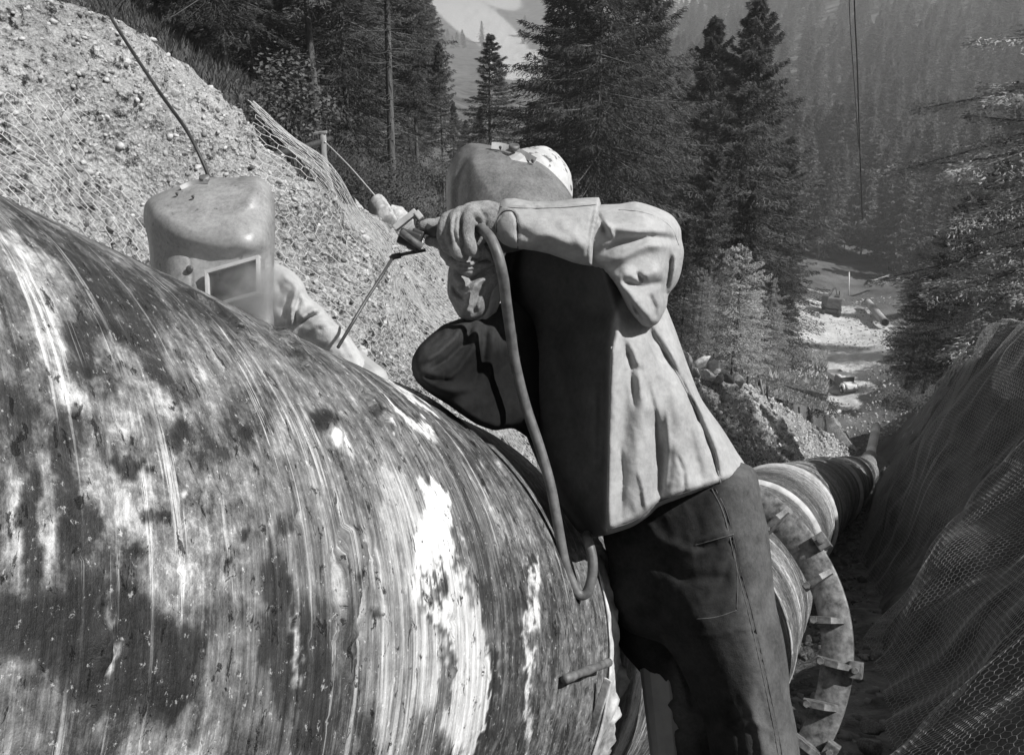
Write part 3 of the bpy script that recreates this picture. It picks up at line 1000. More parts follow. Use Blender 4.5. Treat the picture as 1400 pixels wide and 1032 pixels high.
alb = t.ramp(x, [(0.06, 0.014), (0.26, 0.04), (0.40, 0.13), (0.50, 0.22), (0.60, 0.40), (0.80, 0.72), (1.0, 0.85)])
# crisp flecks of pale scale and black pits
chips = t.ramp(n3, [(0.60, 0.0), (0.65, 0.30)])
pits = t.ramp(t.noise(uvmap((1.0, 0.55, 1)), 48, 5, 0.75, 0.6), [(0.36, 0.15), (0.40, 1.0)])
drips = t.ramp(t.noise(uvmap((46, 1.3, 1)), 1.0, 7, 0.75, 0.25), [(0.57, 0.0), (0.60, 1.0)])
dmask = t.ramp(t.noise(uvmap((3, 1.2, 1)), 1.4, 5, 0.7), [(0.46, 0.0), (0.56, 1.0)])
dr = t.math('MULTIPLY', t.math('MULTIPLY', drips, dmask), t.math('MULTIPLY', t.ramp(tn, [(0.12, 0.35), (0.35, 1.0)]), 0.34))
alb2 = t.math('MULTIPLY', t.math('ADD', t.math('ADD', alb, dr), chips), pits)
t.color(alb2)
t.rough(t.ramp(n4, [(0.3, 0.45), (0.7, 0.8)]))
t.bump(t.math('ADD', t.math('ADD', t.math('MULTIPLY', n1, 0.5), n3), t.math('ADD', t.math('MULTIPLY', pits, 1.2), x)), 0.7, 0.004)
M['pipe'] = t.m
pipe = empty('steel_pipe', tuple(C0 - E1 * RP), 'huge streaked steel pipe in the foreground that both welders lean on', 'pipe')
me = new_mesh('coated_shell', Vp.reshape(-1, 3), grid_faces(len(ss), len(ph), True)[:, ::-1], True, np.stack([Sg, Pg * RP], -1).reshape(-1, 2))
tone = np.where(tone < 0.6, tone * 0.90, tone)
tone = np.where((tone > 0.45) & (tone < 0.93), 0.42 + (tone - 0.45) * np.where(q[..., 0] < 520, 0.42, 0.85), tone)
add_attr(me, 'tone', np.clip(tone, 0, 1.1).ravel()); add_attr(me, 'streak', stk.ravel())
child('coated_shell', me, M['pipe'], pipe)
# cut end of the shell (thickness) and the bare pipe that goes on inside it
pf = np.radians(np.arange(0, 360, 1.5))
ringp = lambda s, r: cyl(np.full(len(pf), s), pf, r)
V = np.vstack([ringp(S_RIM, RP - 0.016), ringp(S_RIM + 0.001, RP - 0.032), ringp(S_RIM - 0.12, RP - 0.034)])
o = new_mesh('cut_edge', V, grid_faces(3, len(pf), True)[:, ::-1], True)
child('cut_edge', o, M['rust'], pipe)
s3 = np.linspace(S_RIM - 0.2, 3.35, 90)
S3, P3 = np.meshgrid(s3, pf, indexing='ij')
V = cyl(S3, P3, RP - 0.045 + 0.004 * fbm(np.stack([S3, P3], -1), 8, 3, 3))
me = new_mesh('bare_pipe', V.reshape(-1, 3), grid_faces(len(s3), len(pf), True)[:, ::-1], True, np.stack([S3, P3 * RP], -1).reshape(-1, 2))
tb = 0.36 + 0.35 * (np.abs(((S3 + 0.05 * np.sin(P3)) % 0.55) - 0.27) < 0.05)
add_attr(me, 'tone', tb.ravel()); add_attr(me, 'streak', np.full(S3.size, 0.5))
child('bare_pipe', me, M['pipe'], pipe)
# torn coating sheet at the end of the shell
pt = np.radians(np.arange(40, 150, 0.6)); st = np.linspace(0, 1, 10)
S4, P4 = np.meshgrid(st, pt, indexing='ij')
rag = 0.045 + 0.09 * vnoise(np.stack([P4, 0 * P4], -1), 9, 3) ** 1.5 + 0.03 * vnoise(np.stack([P4, 0 * P4], -1), 40, 4)
lift = 0.03 * (vnoise(np.stack([P4 * 1.0, S4 * 0.4], -1), 12, 6) - 0.35) * S4 + 0.012 * fbm(np.stack([P4, S4], -1), 20, 2, 9) * S4
V = cyl(S_RIM - 0.012 + S4 * rag, P4, RP - 0.008 + lift)
t = simple('torn_coating', 0.06, 0.75, 14, 0.8, 0.5, 60, 0.004, stretch=(1, 1, 1))
M['torn'] = t
me = new_mesh('torn_coating', V.reshape(-1, 3), grid_faces(len(st), len(pt))[:, ::-1], True)
o = child('torn_coating', me, M['torn'], pipe)
md = o.modifiers.new('thickness', 'SOLIDIFY'); md.thickness = 0.004
# steel pin lying across the end of the shell and two splinters of batten
a = px_cyl(771, 928, RP + 0.004); b = px_cyl(832, 905, RP + 0.02)
mb = MB(); pth = catmull([cyl(a[0], a[1], RP + 0.006), cyl((a[0] + b[0]) / 2, (a[1] + b[1]) / 2, RP + 0.012), cyl(b[0], b[1], RP + 0.02)], 16)
mb.tube(pth, 0.009 + 0.001 * np.sin(np.arange(16)), 10)
child('welded_pin', mb.mesh('welded_pin'), M['rust'], pipe)
for (x0, y0, x1, y1) in [(826, 925, 800, 1005)]:
    a, b = np.array(P(x0, y0, 2.02)), np.array(P(x1, y1, 2.05))
    dd = b - a; L = np.linalg.norm(dd); u = dd / L; n = np.cross(u, D1); n /= np.linalg.norm(n)
    mb = MB().box((a + b) / 2 + n * 0.01, u * L / 2, n * 0.009, D1 * 0.005, 0.002)
    child('coating_strip', mb.mesh('coating_strip', False), M['torn'], pipe)

# ------------------------------------------------------------------ the ring with its brackets
RO, RI = 0.946, 0.795
def ringpt(r, a, h=0.0):
    return RINGC + r * (math.cos(a) * E1 + math.sin(a) * E2) - D1 * h
ringe = empty('flange_ring', tuple(RINGC - E1 * RO), 'big rusty steel ring flange with brackets beside the near welder\'s legs', 'flange')
pr = np.radians(np.arange(0, 360, 1.5))
prof = [(RI, 0.0), (RI, 0.028), (RI + 0.004, 0.032), (RO - 0.006, 0.032), (RO, 0.026), (RO, -0.026), (RO - 0.02, -0.032), (RI, -0.032)]
V = np.array([[ringpt(r_ + 0.0015 * math.sin(7 * a_ + 3 * h_), a_, h_) for a_ in pr] for r_, h_ in prof + [prof[0]]])
child('flange_plate', new_mesh('flange_plate', V.reshape(-1, 3), grid_faces(len(prof) + 1, len(pr), True), False), M['rust'], ringe)
V = np.array([[ringpt(r_, a_, h_) for a_ in pr] for r_, h_ in [(RO - .03, -.032), (RO - .03, -0.10), (RO - 0.006, -0.10), (RO - 0.006, -0.14), (RO - .05, -0.14)]])
child('back_rim', new_mesh('back_rim', V.reshape(-1, 3), grid_faces(5, len(pr), True), False), M['rust'], ringe)
def px_ring(px, py):
    d = np.array(P(px, py, 1.0)); k = RINGC.dot(D1) / d.dot(D1)
    w = d * k - RINGC
    return math.atan2(w.dot(E2), w.dot(E1))
angs = [px_ring(1066, 712), px_ring(1100, 800), px_ring(1112, 850), px_ring(1118, 903), px_ring(1106, 955)]
gap = (angs[4] - angs[1]) / 3
angs += [angs[4] + gap * k for k in range(1, 6)] + [angs[0] - gap * k for k in range(1, 9)]
def bracket_mesh(k):
    """gusset standing on the ring face: built round the angle 0, then turned"""
    mb = MB()
    u, v, w = np.array([1.0, 0, 0]), np.array([0, 1.0, 0]), np.array([0, 0, 1.0])   # radial, tangential, out of the face
    V = []
    for x_, hw, ht in ((-0.085, 0.018, 0.05), (-0.05, 0.020, 0.085), (0.02, 0.019, 0.095), (0.075, 0.015, 0.060)):
        V += [(x_, -hw, 0), (x_, hw, 0), (x_, hw * 0.8, ht), (x_, -hw * 0.8, ht)]
    mb.add(V, [tuple(q_) for q_ in grid_faces(4, 4, True)] + [(3, 2, 1, 0), (12, 13, 14, 15)])
    mb.tube([(-0.06, 0, 0.05), (-0.06, 0, 0.115)], [0.017, 0.017], 6)
    return mb.mesh('bracket', False)
bmesh0 = bracket_mesh(0); bmesh0.materials.append(M['rust'])
for k, a_ in enumerate(angs):
    c = ringpt(RI + 0.055 + 0.012 * math.sin(k * 2.7), a_, 0.030)
    rad_ = math.cos(a_) * E1 + math.sin(a_) * E2
    out = -D1
    tw = 0.22 * math.sin(k * 1.9)
    tan = np.cross(out, rad_)
    rad2 = rad_ * math.cos(tw) + tan * math.sin(tw); tan2 = np.cross(out, rad2)
    o = bpy.data.objects.new('bracket', bmesh0); COL.objects.link(o); o.parent = ringe
    m4 = Matrix((( rad2[0], tan2[0], out[0], 0), (rad2[1], tan2[1], out[1], 0), (rad2[2], tan2[2], out[2], 0), (0, 0, 0, 1)))
    o.matrix_local = Matrix.Translation(Vector(c - (RINGC - E1 * RO))) @ m4
for k, (px_, py_) in enumerate([(1122, 742), (1168, 915), (1098, 1000), (940, 690)]):
    a_ = px_ring(px_, py_)
    rad_ = math.cos(a_) * E1 + math.sin(a_) * E2; tan = np.cross(D1, rad_)
    c = ringpt(RO + 0.012, a_, 0.0)
    mb = MB().box(c, rad_ * 0.032, tan * 0.04, D1 * 0.065, 0.005)
    mb.tube([c + D1 * 0.05, c - D1 * 0.10], 0.016, 8)
    child('clamp_block', mb.mesh('clamp_block', False), M['rust'], ringe)

# ------------------------------------------------------------------ pipe going on down the slope
path = catmull(np.vstack([RINGC - D1 * 0.3, RINGC + D1 * 0.5, far_pts[:5]]), 420)
L = np.r_[0, np.cumsum(np.linalg.norm(np.diff(path, axis=0), axis=1))]
Ls = np.concatenate([np.arange(0, 26, 0.035), np.arange(26, L[-1], 0.5)])
path = np.stack([np.interp(Ls, L, path[:, k]) for k in range(3)], -1)
T_, N_, B_ = frames(path)
seg = 64
aa = np.linspace(0, 2 * np.pi, seg, endpoint=False)
Lg, Ag = np.meshgrid(Ls, aa, indexing='ij')
wrap = (Lg * 3.1 + Ag / (2 * np.pi)) % 1.0
rr = RP + 0.014 * (wrap < 0.12) + 0.012 * wrap + 0.012 * fbm(np.stack([Lg, np.cos(Ag) * .6, np.sin(Ag) * .6], -1), 3, 3, 4)
V = path[:, None] + rr[..., None] * (np.cos(Ag)[..., None] * N_[:, None] + np.sin(Ag)[..., None] * B_[:, None])
me = new_mesh('wrapped_shell', V.reshape(-1, 3), grid_faces(len(Ls), seg, True), True, np.stack([Lg, Ag * RP], -1).reshape(-1, 2))
bz = vnoise(np.stack([Lg * 1.3 + Ag / 6.28, 0 * Lg], -1), 3.0, 5)
tn2 = 0.27 + 0.24 * bz + 0.2 * (wrap < 0.10) * (vnoise(np.stack([np.floor(Lg * 3.1 + Ag / 6.28), 0 * Lg], -1), 1.0, 9) > 0.6)
add_attr(me, 'tone', tn2.ravel()); add_attr(me, 'streak', np.full(Lg.size, 0.5))
pipe2 = empty('wrapped_pipe', tuple(path[0] - np.array([0, 0, RP])), 'dark wrapped pipe running on down the trench beyond the ring flange', 'pipe')
child('wrapped_shell', me, M['pipe'], pipe2)
def band(s0, wd, extra, name, mat, par):
    n_ = 14
    sl = np.linspace(s0, s0 + wd, n_)
    c = np.stack([np.interp(sl, Ls, path[:, k]) for k in range(3)], -1)
    Nn = np.stack([np.interp(sl, Ls, N_[:, k]) for k in range(3)], -1); Bb = np.stack([np.interp(sl, Ls, B_[:, k]) for k in range(3)], -1)
    prof_ = RP + extra * np.r_[0.0, np.ones(n_ - 2), 0.0]
    V = c[:, None] + prof_[:, None, None] * (np.cos(aa)[None, :, None] * Nn[:, None] + np.sin(aa)[None, :, None] * Bb[:, None])
    return child(name, new_mesh(name, V.reshape(-1, 3), grid_faces(n_, seg, True), True), mat, par)
M['band'] = simple('pale_tape', 0.3, 0.62, 9, 0.6, 0.3, 60, 0.004)
def s_at_Z(Z):
    k = np.argmin(np.abs(proj(path)[:, 2] - Z)); return Ls[k]
band(s_at_Z(8.3), 0.07, 0.045, 'pale_band', M['band'], pipe2)
band(s_at_Z(10.6), 0.03, 0.045, 'pale_band', M['band'], pipe2)
band(s_at_Z(16.6), 0.42, 0.055, 'pale_band', M['band'], pipe2)
band(s_at_Z(40), 1.0, 0.10, 'coupling', M['rust'], pipe2)
# bright pipe length at the foot of the slope
def plain_pipe(name, a, b, r_, label, cat, tone_, group=None, par=None):
    a, b = np.array(a, float), np.array(b, float)
    e = empty(name, tuple((a + b) / 2 - np.array([0, 0, r_])), label, cat, group)
    n_ = 40
    pth = a + (b - a) * np.linspace(0, 1, n_)[:, None]
    T, N, B = frames(pth)
    rads = np.full(n_, r_); 
    V = pth[:, None] + rads[:, None, None] * (np.cos(aa)[None, :, None] * N[:, None] + np.sin(aa)[None, :, None] * B[:, None])
    sl = np.linspace(0, np.linalg.norm(b - a), n_)
    S_, A_ = np.meshgrid(sl, aa, indexing='ij')
    me = new_mesh('shell', V.reshape(-1, 3), grid_faces(n_, seg, True), True, np.stack([S_, A_ * r_], -1).reshape(-1, 2))
    add_attr(me, 'tone', np.full(S_.size, tone_) + 0.25 * (vnoise(np.stack([S_, 0 * S_], -1), .6, 3).ravel() - .5)); add_attr(me, 'streak', np.full(S_.size, 0.4))
    child('shell', me, M['pipe'], e)
    for end, sgn in ((0, -1), (-1, 1)):
        V = np.vstack([pth[end] + q_ * (np.cos(aa)[:, None] * N[end] + np.sin(aa)[:, None] * B[end]) + T[end] * h_ * sgn for q_, h_ in ((r_ * 1.07, -0.3), (r_ * 1.07, 0.02), (r_ * 0.95, 0.02), (r_ * 0.94, -0.8))])
        child('end_collar', new_mesh('end_collar', V, grid_faces(4, seg, True), False), M['rust'], e)
    return e
plain_pipe('pipe_length', Pn((1189, 626, 88)), Pn((1198, 584, 106)), 0.46, 'short pale upright-looking pipe length where the trench opens onto the track', 'pipe', 0.72)
plain_pipe('pipe_length', Pn((1186, 413, 158)), Pn((1210, 441, 146)), 0.6, 'loose pale pipe length lying on the track beside the crane', 'pipe', 0.6)
# ------------------------------------------------------------------ trees
def conifer(seed, h=20.0, Lmax=3.2, base=0.12, nbr=150, npos=22, ntri=6, tl=0.16, tw=0.035, droop=0.35, trunk_r=0.17, taper=0.8, dead=14, hang=0.6, side=0.45, knee=0.45):
    r = np.random.default_rng(seed)
    t = base + (1 - base) * (np.arange(nbr) + r.random(nbr)) / nbr
    t = np.clip(t, 0, 0.995)
    az = np.arange(nbr) * 2.399 + r.normal(0, 0.35, nbr)
    prof = np.minimum(1.0, (1 - t) / knee) ** taper * np.clip((t - base) * 6 + 0.55, 0, 1)
    L = Lmax * prof * r.uniform(0.45, 1.15, nbr) + 0.10
    el0 = -0.25 + 0.95 * t ** 2 + r.normal(0, 0.1, nbr)                      # up at the top, drooping below
    u = np.linspace(0.12, 1, npos)
    fwd = np.stack([np.cos(az), np.sin(az)], -1)
    # branch curve: out, sagging, tip turned up
    out = L[:, None] * u[None]
    zz = out * np.tan(el0)[:, None] - droop * L[:, None] * (u ** 1.6)[None] * (1 - t)[:, None] + 0.22 * L[:, None] * (np.clip(u - 0.6, 0, 1) ** 1.5)[None] * 1.5
    c = np.stack([fwd[:, None, 0] * out, fwd[:, None, 1] * out, h * t[:, None] + zz], -1)   # nbr,npos,3
    V, Fq = [], []
    # needle clumps
    n = nbr * npos * ntri
    B = np.repeat(np.arange(nbr), npos * ntri); U = np.tile(np.repeat(u, ntri), nbr)
    cen = np.repeat(c.reshape(-1, 3), ntri, axis=0)
    sd = r.choice([-1, 1], n) * r.random(n) ** 0.7
    wd = side * L[B] * (1.05 - U) ** 0.8 * 0.75 + 0.03 + 0.07 * np.clip((1 - t[B]) * 8, 0, 1)
    sidev = np.stack([-np.sin(az[B]), np.cos(az[B]), 0 * U], -1)
    fw = np.stack([np.cos(az[B]), np.sin(az[B]), 0 * U], -1)
    off = sd * wd
    pos = cen + sidev * off[:, None] + fw * (np.abs(off) * 0.55)[:, None] * r.uniform(.5, 1.2, n)[:, None]
    pos[:, 2] -= hang * np.abs(off) * r.uniform(0.1, 0.9, n) + r.normal(0, 0.05, n)
    dirn = sidev * np.sign(sd)[:, None] * r.uniform(0.2, 1, n)[:, None] + fw * r.uniform(0.3, 1, n)[:, None]
    dirn[:, 2] -= r.uniform(0.0, 1.0, n) * hang
    dirn += r.normal(0, 0.25, (n, 3))
    dirn /= np.linalg.norm(dirn, axis=1)[:, None]
    wv = np.cross(dirn, r.normal(size=(n, 3))); wv /= np.linalg.norm(wv, axis=1)[:, None] + 1e-9
    ln = tl * r.uniform(0.6, 1.5, n)[:, None]; w_ = tw * r.uniform(0.6, 1.5, n)[:, None]
    tri = np.stack([pos - wv * w_ - dirn * ln * 0.3, pos + wv * w_ - dirn * ln * 0.3, pos + dirn * ln], 1)
    leafV = tri.reshape(-1, 3); leafF = np.arange(n * 3).reshape(-1, 3)
    # wood: trunk and branch sticks
    mb = MB()
    zt = np.linspace(-0.8, h, 14)
    bend = 0.02 * h * np.sin(zt / h * 3 + seed)
    mb.tube(np.stack([bend * 0.3, bend * 0.2, zt], -1), trunk_r * (1 - 0.93 * np.clip(zt / h, 0, 1)) + 0.01, 8)
    for k in range(0, nbr, 1):
        cc = c[k][[0, npos // 2, -1]].copy(); cc = np.vstack([[0, 0, h * t[k]], cc[1:]])
        mb.tube(cc, [0.012 + 0.012 * L[k], 0.010 + 0.005 * L[k], 0.004], 3, False)
    for k in range(dead):
        tz = r.uniform(0.03, max(base, 0.06)) * h; a_ = r.uniform(0, 6.28); l_ = r.uniform(0.3, 1.4)
        mb.tube([(0, 0, tz), (math.cos(a_) * l_, math.sin(a_) * l_, tz + r.uniform(-.3, .1))], [0.02, 0.006], 3, False)
    return leafV, leafF, mb
PROTO = {}
def make_proto(name, mat, **kw):
    V, Fc, mb = conifer(**kw)
    lm = new_mesh('crown', V, Fc); lm.materials.append(mat)
    tm = mb.mesh('trunk'); tm.materials.append(M['bark'])
    PROTO[name] = (lm, tm, kw.get('h', 20.0))
make_proto('spruce_a', M['needles'], seed=1, nbr=190, npos=24, ntri=11, Lmax=3.9, taper=0.9, tl=0.20, tw=0.024, hang=0.9)
make_proto('spruce_b', M['needles'], seed=2, nbr=170, npos=24, ntri=12, Lmax=3.4, taper=0.9, base=0.30, dead=40, tl=0.17, tw=0.026, hang=0.7)
make_proto('spruce_c', M['needles'], seed=3, nbr=170, npos=22, ntri=11, Lmax=3.3, base=0.05, tl=0.18, tw=0.024, taper=0.95, knee=0.6)
make_proto('spruce_bare', M['needles'], seed=4, nbr=110, npos=20, ntri=9, Lmax=2.6, base=0.5, dead=90, tl=0.17, tw=0.026)
make_proto('young_larch', M['larch'], seed=5, h=8.0, nbr=100, npos=20, ntri=10, Lmax=2.0, base=0.10, trunk_r=0.07, tl=0.07, tw=0.020, droop=0.2, hang=0.25, dead=6)
make_proto('fir_near', M['fir'], seed=6, h=14.0, knee=0.7, nbr=150, npos=34, ntri=20, Lmax=3.3, base=0.04, trunk_r=0.14, tl=0.065, tw=0.014, droop=0.25, hang=0.35, side=0.38, dead=6)
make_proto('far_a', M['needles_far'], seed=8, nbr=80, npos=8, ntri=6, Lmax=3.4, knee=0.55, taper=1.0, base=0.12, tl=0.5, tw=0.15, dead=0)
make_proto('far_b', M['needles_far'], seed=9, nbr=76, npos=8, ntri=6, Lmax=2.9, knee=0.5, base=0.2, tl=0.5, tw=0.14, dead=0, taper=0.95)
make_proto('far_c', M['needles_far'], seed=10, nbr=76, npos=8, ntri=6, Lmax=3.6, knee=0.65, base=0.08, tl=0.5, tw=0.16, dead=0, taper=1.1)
def ground_at(px, Z):
    lo, hi = -3000.0, 3000.0
    for k in range(40):
        mid = (lo + hi) / 2
        p = P(px, mid, Z)
        if p.z > float(H(np.array([[p.x, p.y]]))[0]): lo = mid
        else: hi = mid
    return P(px, (lo + hi) / 2, Z)
def place_tree(px, Z, ytop, proto, name, label, group, wide=1.0, base_y=None, seed=0, parts=True):
    g = P(px, base_y, Z) if base_y is not None else ground_at(px, Z)
    lo, hi = 0.5, 80.0
    for k in range(30):
        m_ = (lo + hi) / 2
        if proj(np.array([g.x, g.y, g.z + m_]))[1] > ytop: lo = m_
        else: hi = m_
    h = (lo + hi) / 2
    lm, tm, h0 = PROTO[proto]
    s = h / h0
    e = empty(name, g, label, 'tree', group)
    e.scale = (s * wide, s * wide, s)
    rr_ = np.random.default_rng(seed + int(px * 7 + Z * 13))
    e.rotation_euler = (rr_.normal(0, .012), rr_.normal(0, .012), rr_.uniform(0, 6.28))
    for nm, me_ in (('crown', lm), ('trunk', tm)):
        o = bpy.data.objects.new(nm, me_); COL.objects.link(o); o.parent = e
    return e
Gd = 'dark spruces behind the gravel bank'
left = [(150, 27, -260, 'spruce_c', 1.3, 'dark spruce at the far left behind the top of the gravel bank'),
        (215, 22, -420, 'spruce_a', 1.2, 'dense dark spruce rising above the bank shoulder'),
        (262, 30, -300, 'spruce_a', 1.2, 'dark spruce partly hidden behind the bank shoulder'),
        (305, 21, -500, 'spruce_a', 1.1, 'dark spruce directly behind the leafy bush'),
        (350, 27, -420, 'spruce_c', 1.3, 'dark low-branched spruce right of the bank shoulder'),
        (395, 33, -300, 'spruce_a', 1.2, 'dark spruce above the leaning beam of the fence'),
        (432, 24, -520, 'spruce_b', 1.1, 'tall spruce behind the fence post'),
        (478, 31, -300, 'spruce_a', 1.2, 'dark spruce between the fence post and the straight bare trunk'),
        (505, 38, -180, 'spruce_c', 1.3, 'deep shaded spruce left of the straight bare trunk'),
        (330, 40, -160, 'spruce_c', 1.5, 'rear dark spruce filling the gap over the bank shoulder'),
        (450, 44, -130, 'spruce_c', 1.5, 'rear dark spruce filling the gap over the fence post'),
        (538, 27, -420, 'spruce_bare', 1.1, 'tall spruce with a long straight bare trunk above the boulders'),
        (570, 38, -120, 'spruce_b', 0.85, 'spruce with drooping right branches right of the straight bare trunk'),
        (607, 33, 60, 'spruce_bare', 0.9, 'thin spruce with a pale slender trunk left of the near welder\'s mask'),
        (560, 48, 20, 'spruce_c', 1.3, 'low dark spruce behind the straight bare trunk'),
        (622, 52, 140, 'spruce_c', 1.2, 'low dark spruce between the slender trunk and the pointed small spruce'),
        (674, 62, 48, 'spruce_c', 1.6, 'small neatly pointed dark spruce above the near welder\'s mask'),
        (655, 80, 150, 'spruce_c', 1.6, 'low spruce at the foot of the small pointed one'),
        (636, 70, 165, 'spruce_a', 1.2, 'dark spruce in the second row left of the small pointed one'),
        (580, 75, 140, 'spruce_a', 1.4, 'rear spruce right of the straight bare trunk'),
        (380, 55, -60, 'spruce_c', 1.6, 'back-row dark spruce above the leaning beam'),
        (250, 50, -120, 'spruce_c', 1.6, 'back-row dark spruce above the bank shoulder'),
        (500, 60, -20, 'spruce_c', 1.6, 'back-row dark spruce left of the straight bare trunk'),
        (722, 75, 150, 'spruce_c', 1.2, 'low spruce between the small pointed one and the big central spruces')]
for px_, Z_, yt, pr_, wd_, lb in left:
    place_tree(px_, Z_, yt, pr_, 'spruce_tree', lb, Gd, wd_)
Gc = 'tall spruces in the middle of the picture'
mid = [(765, 44, -90, 'spruce_a', 1.15, 'leftmost of the big central spruces with ragged hanging boughs'),
       (812, 40, -170, 'spruce_a', 1.0, 'tallest of the big central spruces behind the mask and cap'),
       (858, 46, -60, 'spruce_a', 1.15, 'right-hand one of the big central spruces'),
       (835, 58, 140, 'spruce_c', 1.3, 'low spruce filling in behind the big central spruces'),
       (892, 50, 260, 'spruce_c', 1.5, 'shorter spruce just above the raised sleeve'),
       (946, 58, 26, 'spruce_b', 1.1, 'pointed spruce immediately left of the tallest pointed one'),
       (990, 50, -2, 'spruce_b', 1.15, 'tallest pointed spruce right of the near welder with a pale trunk'),
       (962, 44, 200, 'spruce_bare', 1.0, 'thin-trunked spruce in front of the pointed pair'),
       (1048, 70, 190, 'spruce_c', 1.3, 'half-height spruce two right of the tallest pointed one'),
       (1056, 92, 262, 'spruce_c', 1.4, 'small spruce at the edge of the clearing'),
       (1052, 74, 300, 'spruce_c', 1.3, 'drooping low spruce directly above the crane boom'),
       (1012, 48, 250, 'spruce_c', 1.2, 'low spruce behind the pale young larches'),
       (930, 46, 300, 'spruce_c', 1.2, 'low spruce tucked behind the elbow of the near welder')]
for px_, Z_, yt, pr_, wd_, lb in mid:
    place_tree(px_, Z_, yt, pr_, 'spruce_tree', lb, Gc, wd_)
for px_, Z_, yt, wd_, by, lb in [(1002, 36, 340, 1.2, 508, 'sunlit pale young larch in the centre of the thicket over the stone heap'),
                            (952, 34, 372, 1.0, 500, 'sunlit pale young larch beside the near welder\'s back'),
                            (1040, 45, 385, 1.2, 515, 'sunlit pale young larch nearest the clearing'),
                            (975, 42, 345, 1.0, 500, 'slim pale larch behind the thicket'),
                            (1056, 58, 432, 0.8, 520, 'smallest pale larch at the edge of the track'),
                            (1022, 40, 400, 1.0, 515, 'low bushy larch over the stone heap')]:
    place_tree(px_, Z_, yt, 'young_larch', 'larch_tree', lb, 'pale young larches', wd_, base_y=by)
Gr = 'dark trees on the right above the netting bank'
right = [(1448, 16, -700, 'fir_near', 1.15, 480, 'nearest leafy fir with sunlit bough tips at the right edge'),
         (1372, 22, 120, 'fir_near', 1.6, 490, 'sunlit fir just left of the nearest one'),
         (1350, 30, 250, 'spruce_c', 1.5, 500, 'dark spruce under the sunlit fir boughs'),
         (1392, 27, 330, 'spruce_c', 1.6, 520, 'low dark spruce just over the netting at the right edge'),
         (1300, 34, 300, 'spruce_c', 1.4, 520, 'dark spruce over the pale top corner of the netting'),
         (1262, 48, 330, 'spruce_c', 1.4, 530, 'dark spruce on the shaded side of the track'),
         (1322, 44, 215, 'spruce_b', 1.2, 500, 'slender spruce behind the dark ones at right'),
         (1240, 66, 365, 'spruce_c', 1.4, 520, 'lowest dark spruce right of the loose pipe length'),
         (1285, 62, 270, 'spruce_a', 1.2, 500, 'mid-distance spruce rising over the shaded side of the track'),
         (1290, 27, 425, 'spruce_bare', 0.7, 590, 'thin dead-branched young spruce beside the edge of the netting'),
         (1480, 24, -200, 'spruce_a', 1.2, 520, 'tall spruce half outside the right edge'),
         (1560, 20, -300, 'spruce_a', 1.2, 560, 'tall spruce off to the right casting shade')]
for px_, Z_, yt, pr_, wd_, by, lb in right:
    place_tree(px_, Z_, yt, pr_, 'fir_tree' if pr_ == 'fir_near' else 'spruce_tree', lb, Gr, wd_, base_y=by)
# trees on the right of the track whose shadows cross it
for k, (px_, Z_, yt, by) in enumerate([(1302, 98, 380, 480), (1290, 118, 370, 466), (1250, 134, 330, 452), (1290, 128, 300, 455), (1240, 152, 335, 430), (1275, 150, 310, 430), (1310, 110, 310, 470)]):
    place_tree(px_, Z_, yt, ['spruce_a', 'spruce_c', 'spruce_b'][k % 3], 'spruce_tree', ['nearest spruce of the row shading the track', 'narrow spruce beside the near end of the loose pipe length', 'spruce right behind the loose pipe length', 'broad spruce second from the right along the track',
        'last spruce where the track bends out of sight', 'ragged spruce at the back of the trackside row', 'rightmost spruce of the row along the track'][k], 'spruces shading the track', 1.2, base_y=by)

# forest on the slope across the valley
r = np.random.default_rng(33)
pts = []
while len(pts) < 9000:
    n = 20000
    Z_ = 172 * (1450 / 172) ** (r.random(n) ** 0.75)
    px_ = r.uniform(-500, 1900, n)
    X_ = (px_ - CX) / F * Z_
    y_ = Z_ / CP * 1.0
    for it in range(6):
        z_ = H(np.stack([X_, y_], -1))
        y_ = (Z_ + z_ * SP) / CP
    q = proj(np.stack([X_, y_, z_], -1))
    dens = r.random(n)
    ok = np.ones(n, bool)
    for args in [(1150, 440, 95, 75, 0), (1120, 400, 80, 28, 10), (705, 90, 40, 10, 4), (915, 0, 60, 16, -10), (640, 16, 75, 22, 36), (722, 74, 28, 5, 0), (660, -25, 60, 20, 30)]:
        ok &= blob(q, *args) < 0.3
    win = (q[:, 0] > 596) & (q[:, 0] < 752) & ((q[:, 1] < 128) | (q[:, 1] - 20 * F / Z_ < 108))
    belt = np.abs(q[:, 1] - (66 - 0.12 * (q[:, 0] - 620))) < 7
    ok &= ~win | (belt & (q[:, 1] < 100))
    ok &= (Z_ < 1450)
    for k in np.where(ok)[0]:
        pts.append((X_[k], y_[k], z_[k], Z_[k], q[k, 0]))
pts = np.array(pts[:9000])
# keep apart
order = np.argsort(pts[:, 3]); pts = pts[order]
cell = {}
keep = []
for k, p in enumerate(pts):
    d_ = 3.6 + p[3] / 260
    key = (int(p[0] // d_), int(p[1] // d_))
    if key in cell: continue
    cell[key] = 1; keep.append(k)
pts = pts[keep]
inv = (pts[:, 4] > 860) & (pts[:, 4] < 1410)
ind = np.where(inv)[0][:290]
protos = ['far_a', 'far_b', 'far_c']
for k in ind:
    lm, tm, h0 = PROTO[protos[k % 3]]
    e = empty('spruce_tree', pts[k, :3], 'spruce among the even ranks on the slope across the valley', 'tree', 'spruces on the slope across the valley')
    s = r.uniform(0.5, 1.2)
    e.scale = (s * 1.25, s * 1.25, s); e.rotation_euler = (0, 0, r.uniform(0, 6.28))
    for nm, me_ in (('crown', lm), ('trunk', tm)):
        o = bpy.data.objects.new(nm, me_); COL.objects.link(o); o.parent = e
rest = np.setdiff1d(np.arange(len(pts)), ind)
RP_ = pts[rest]
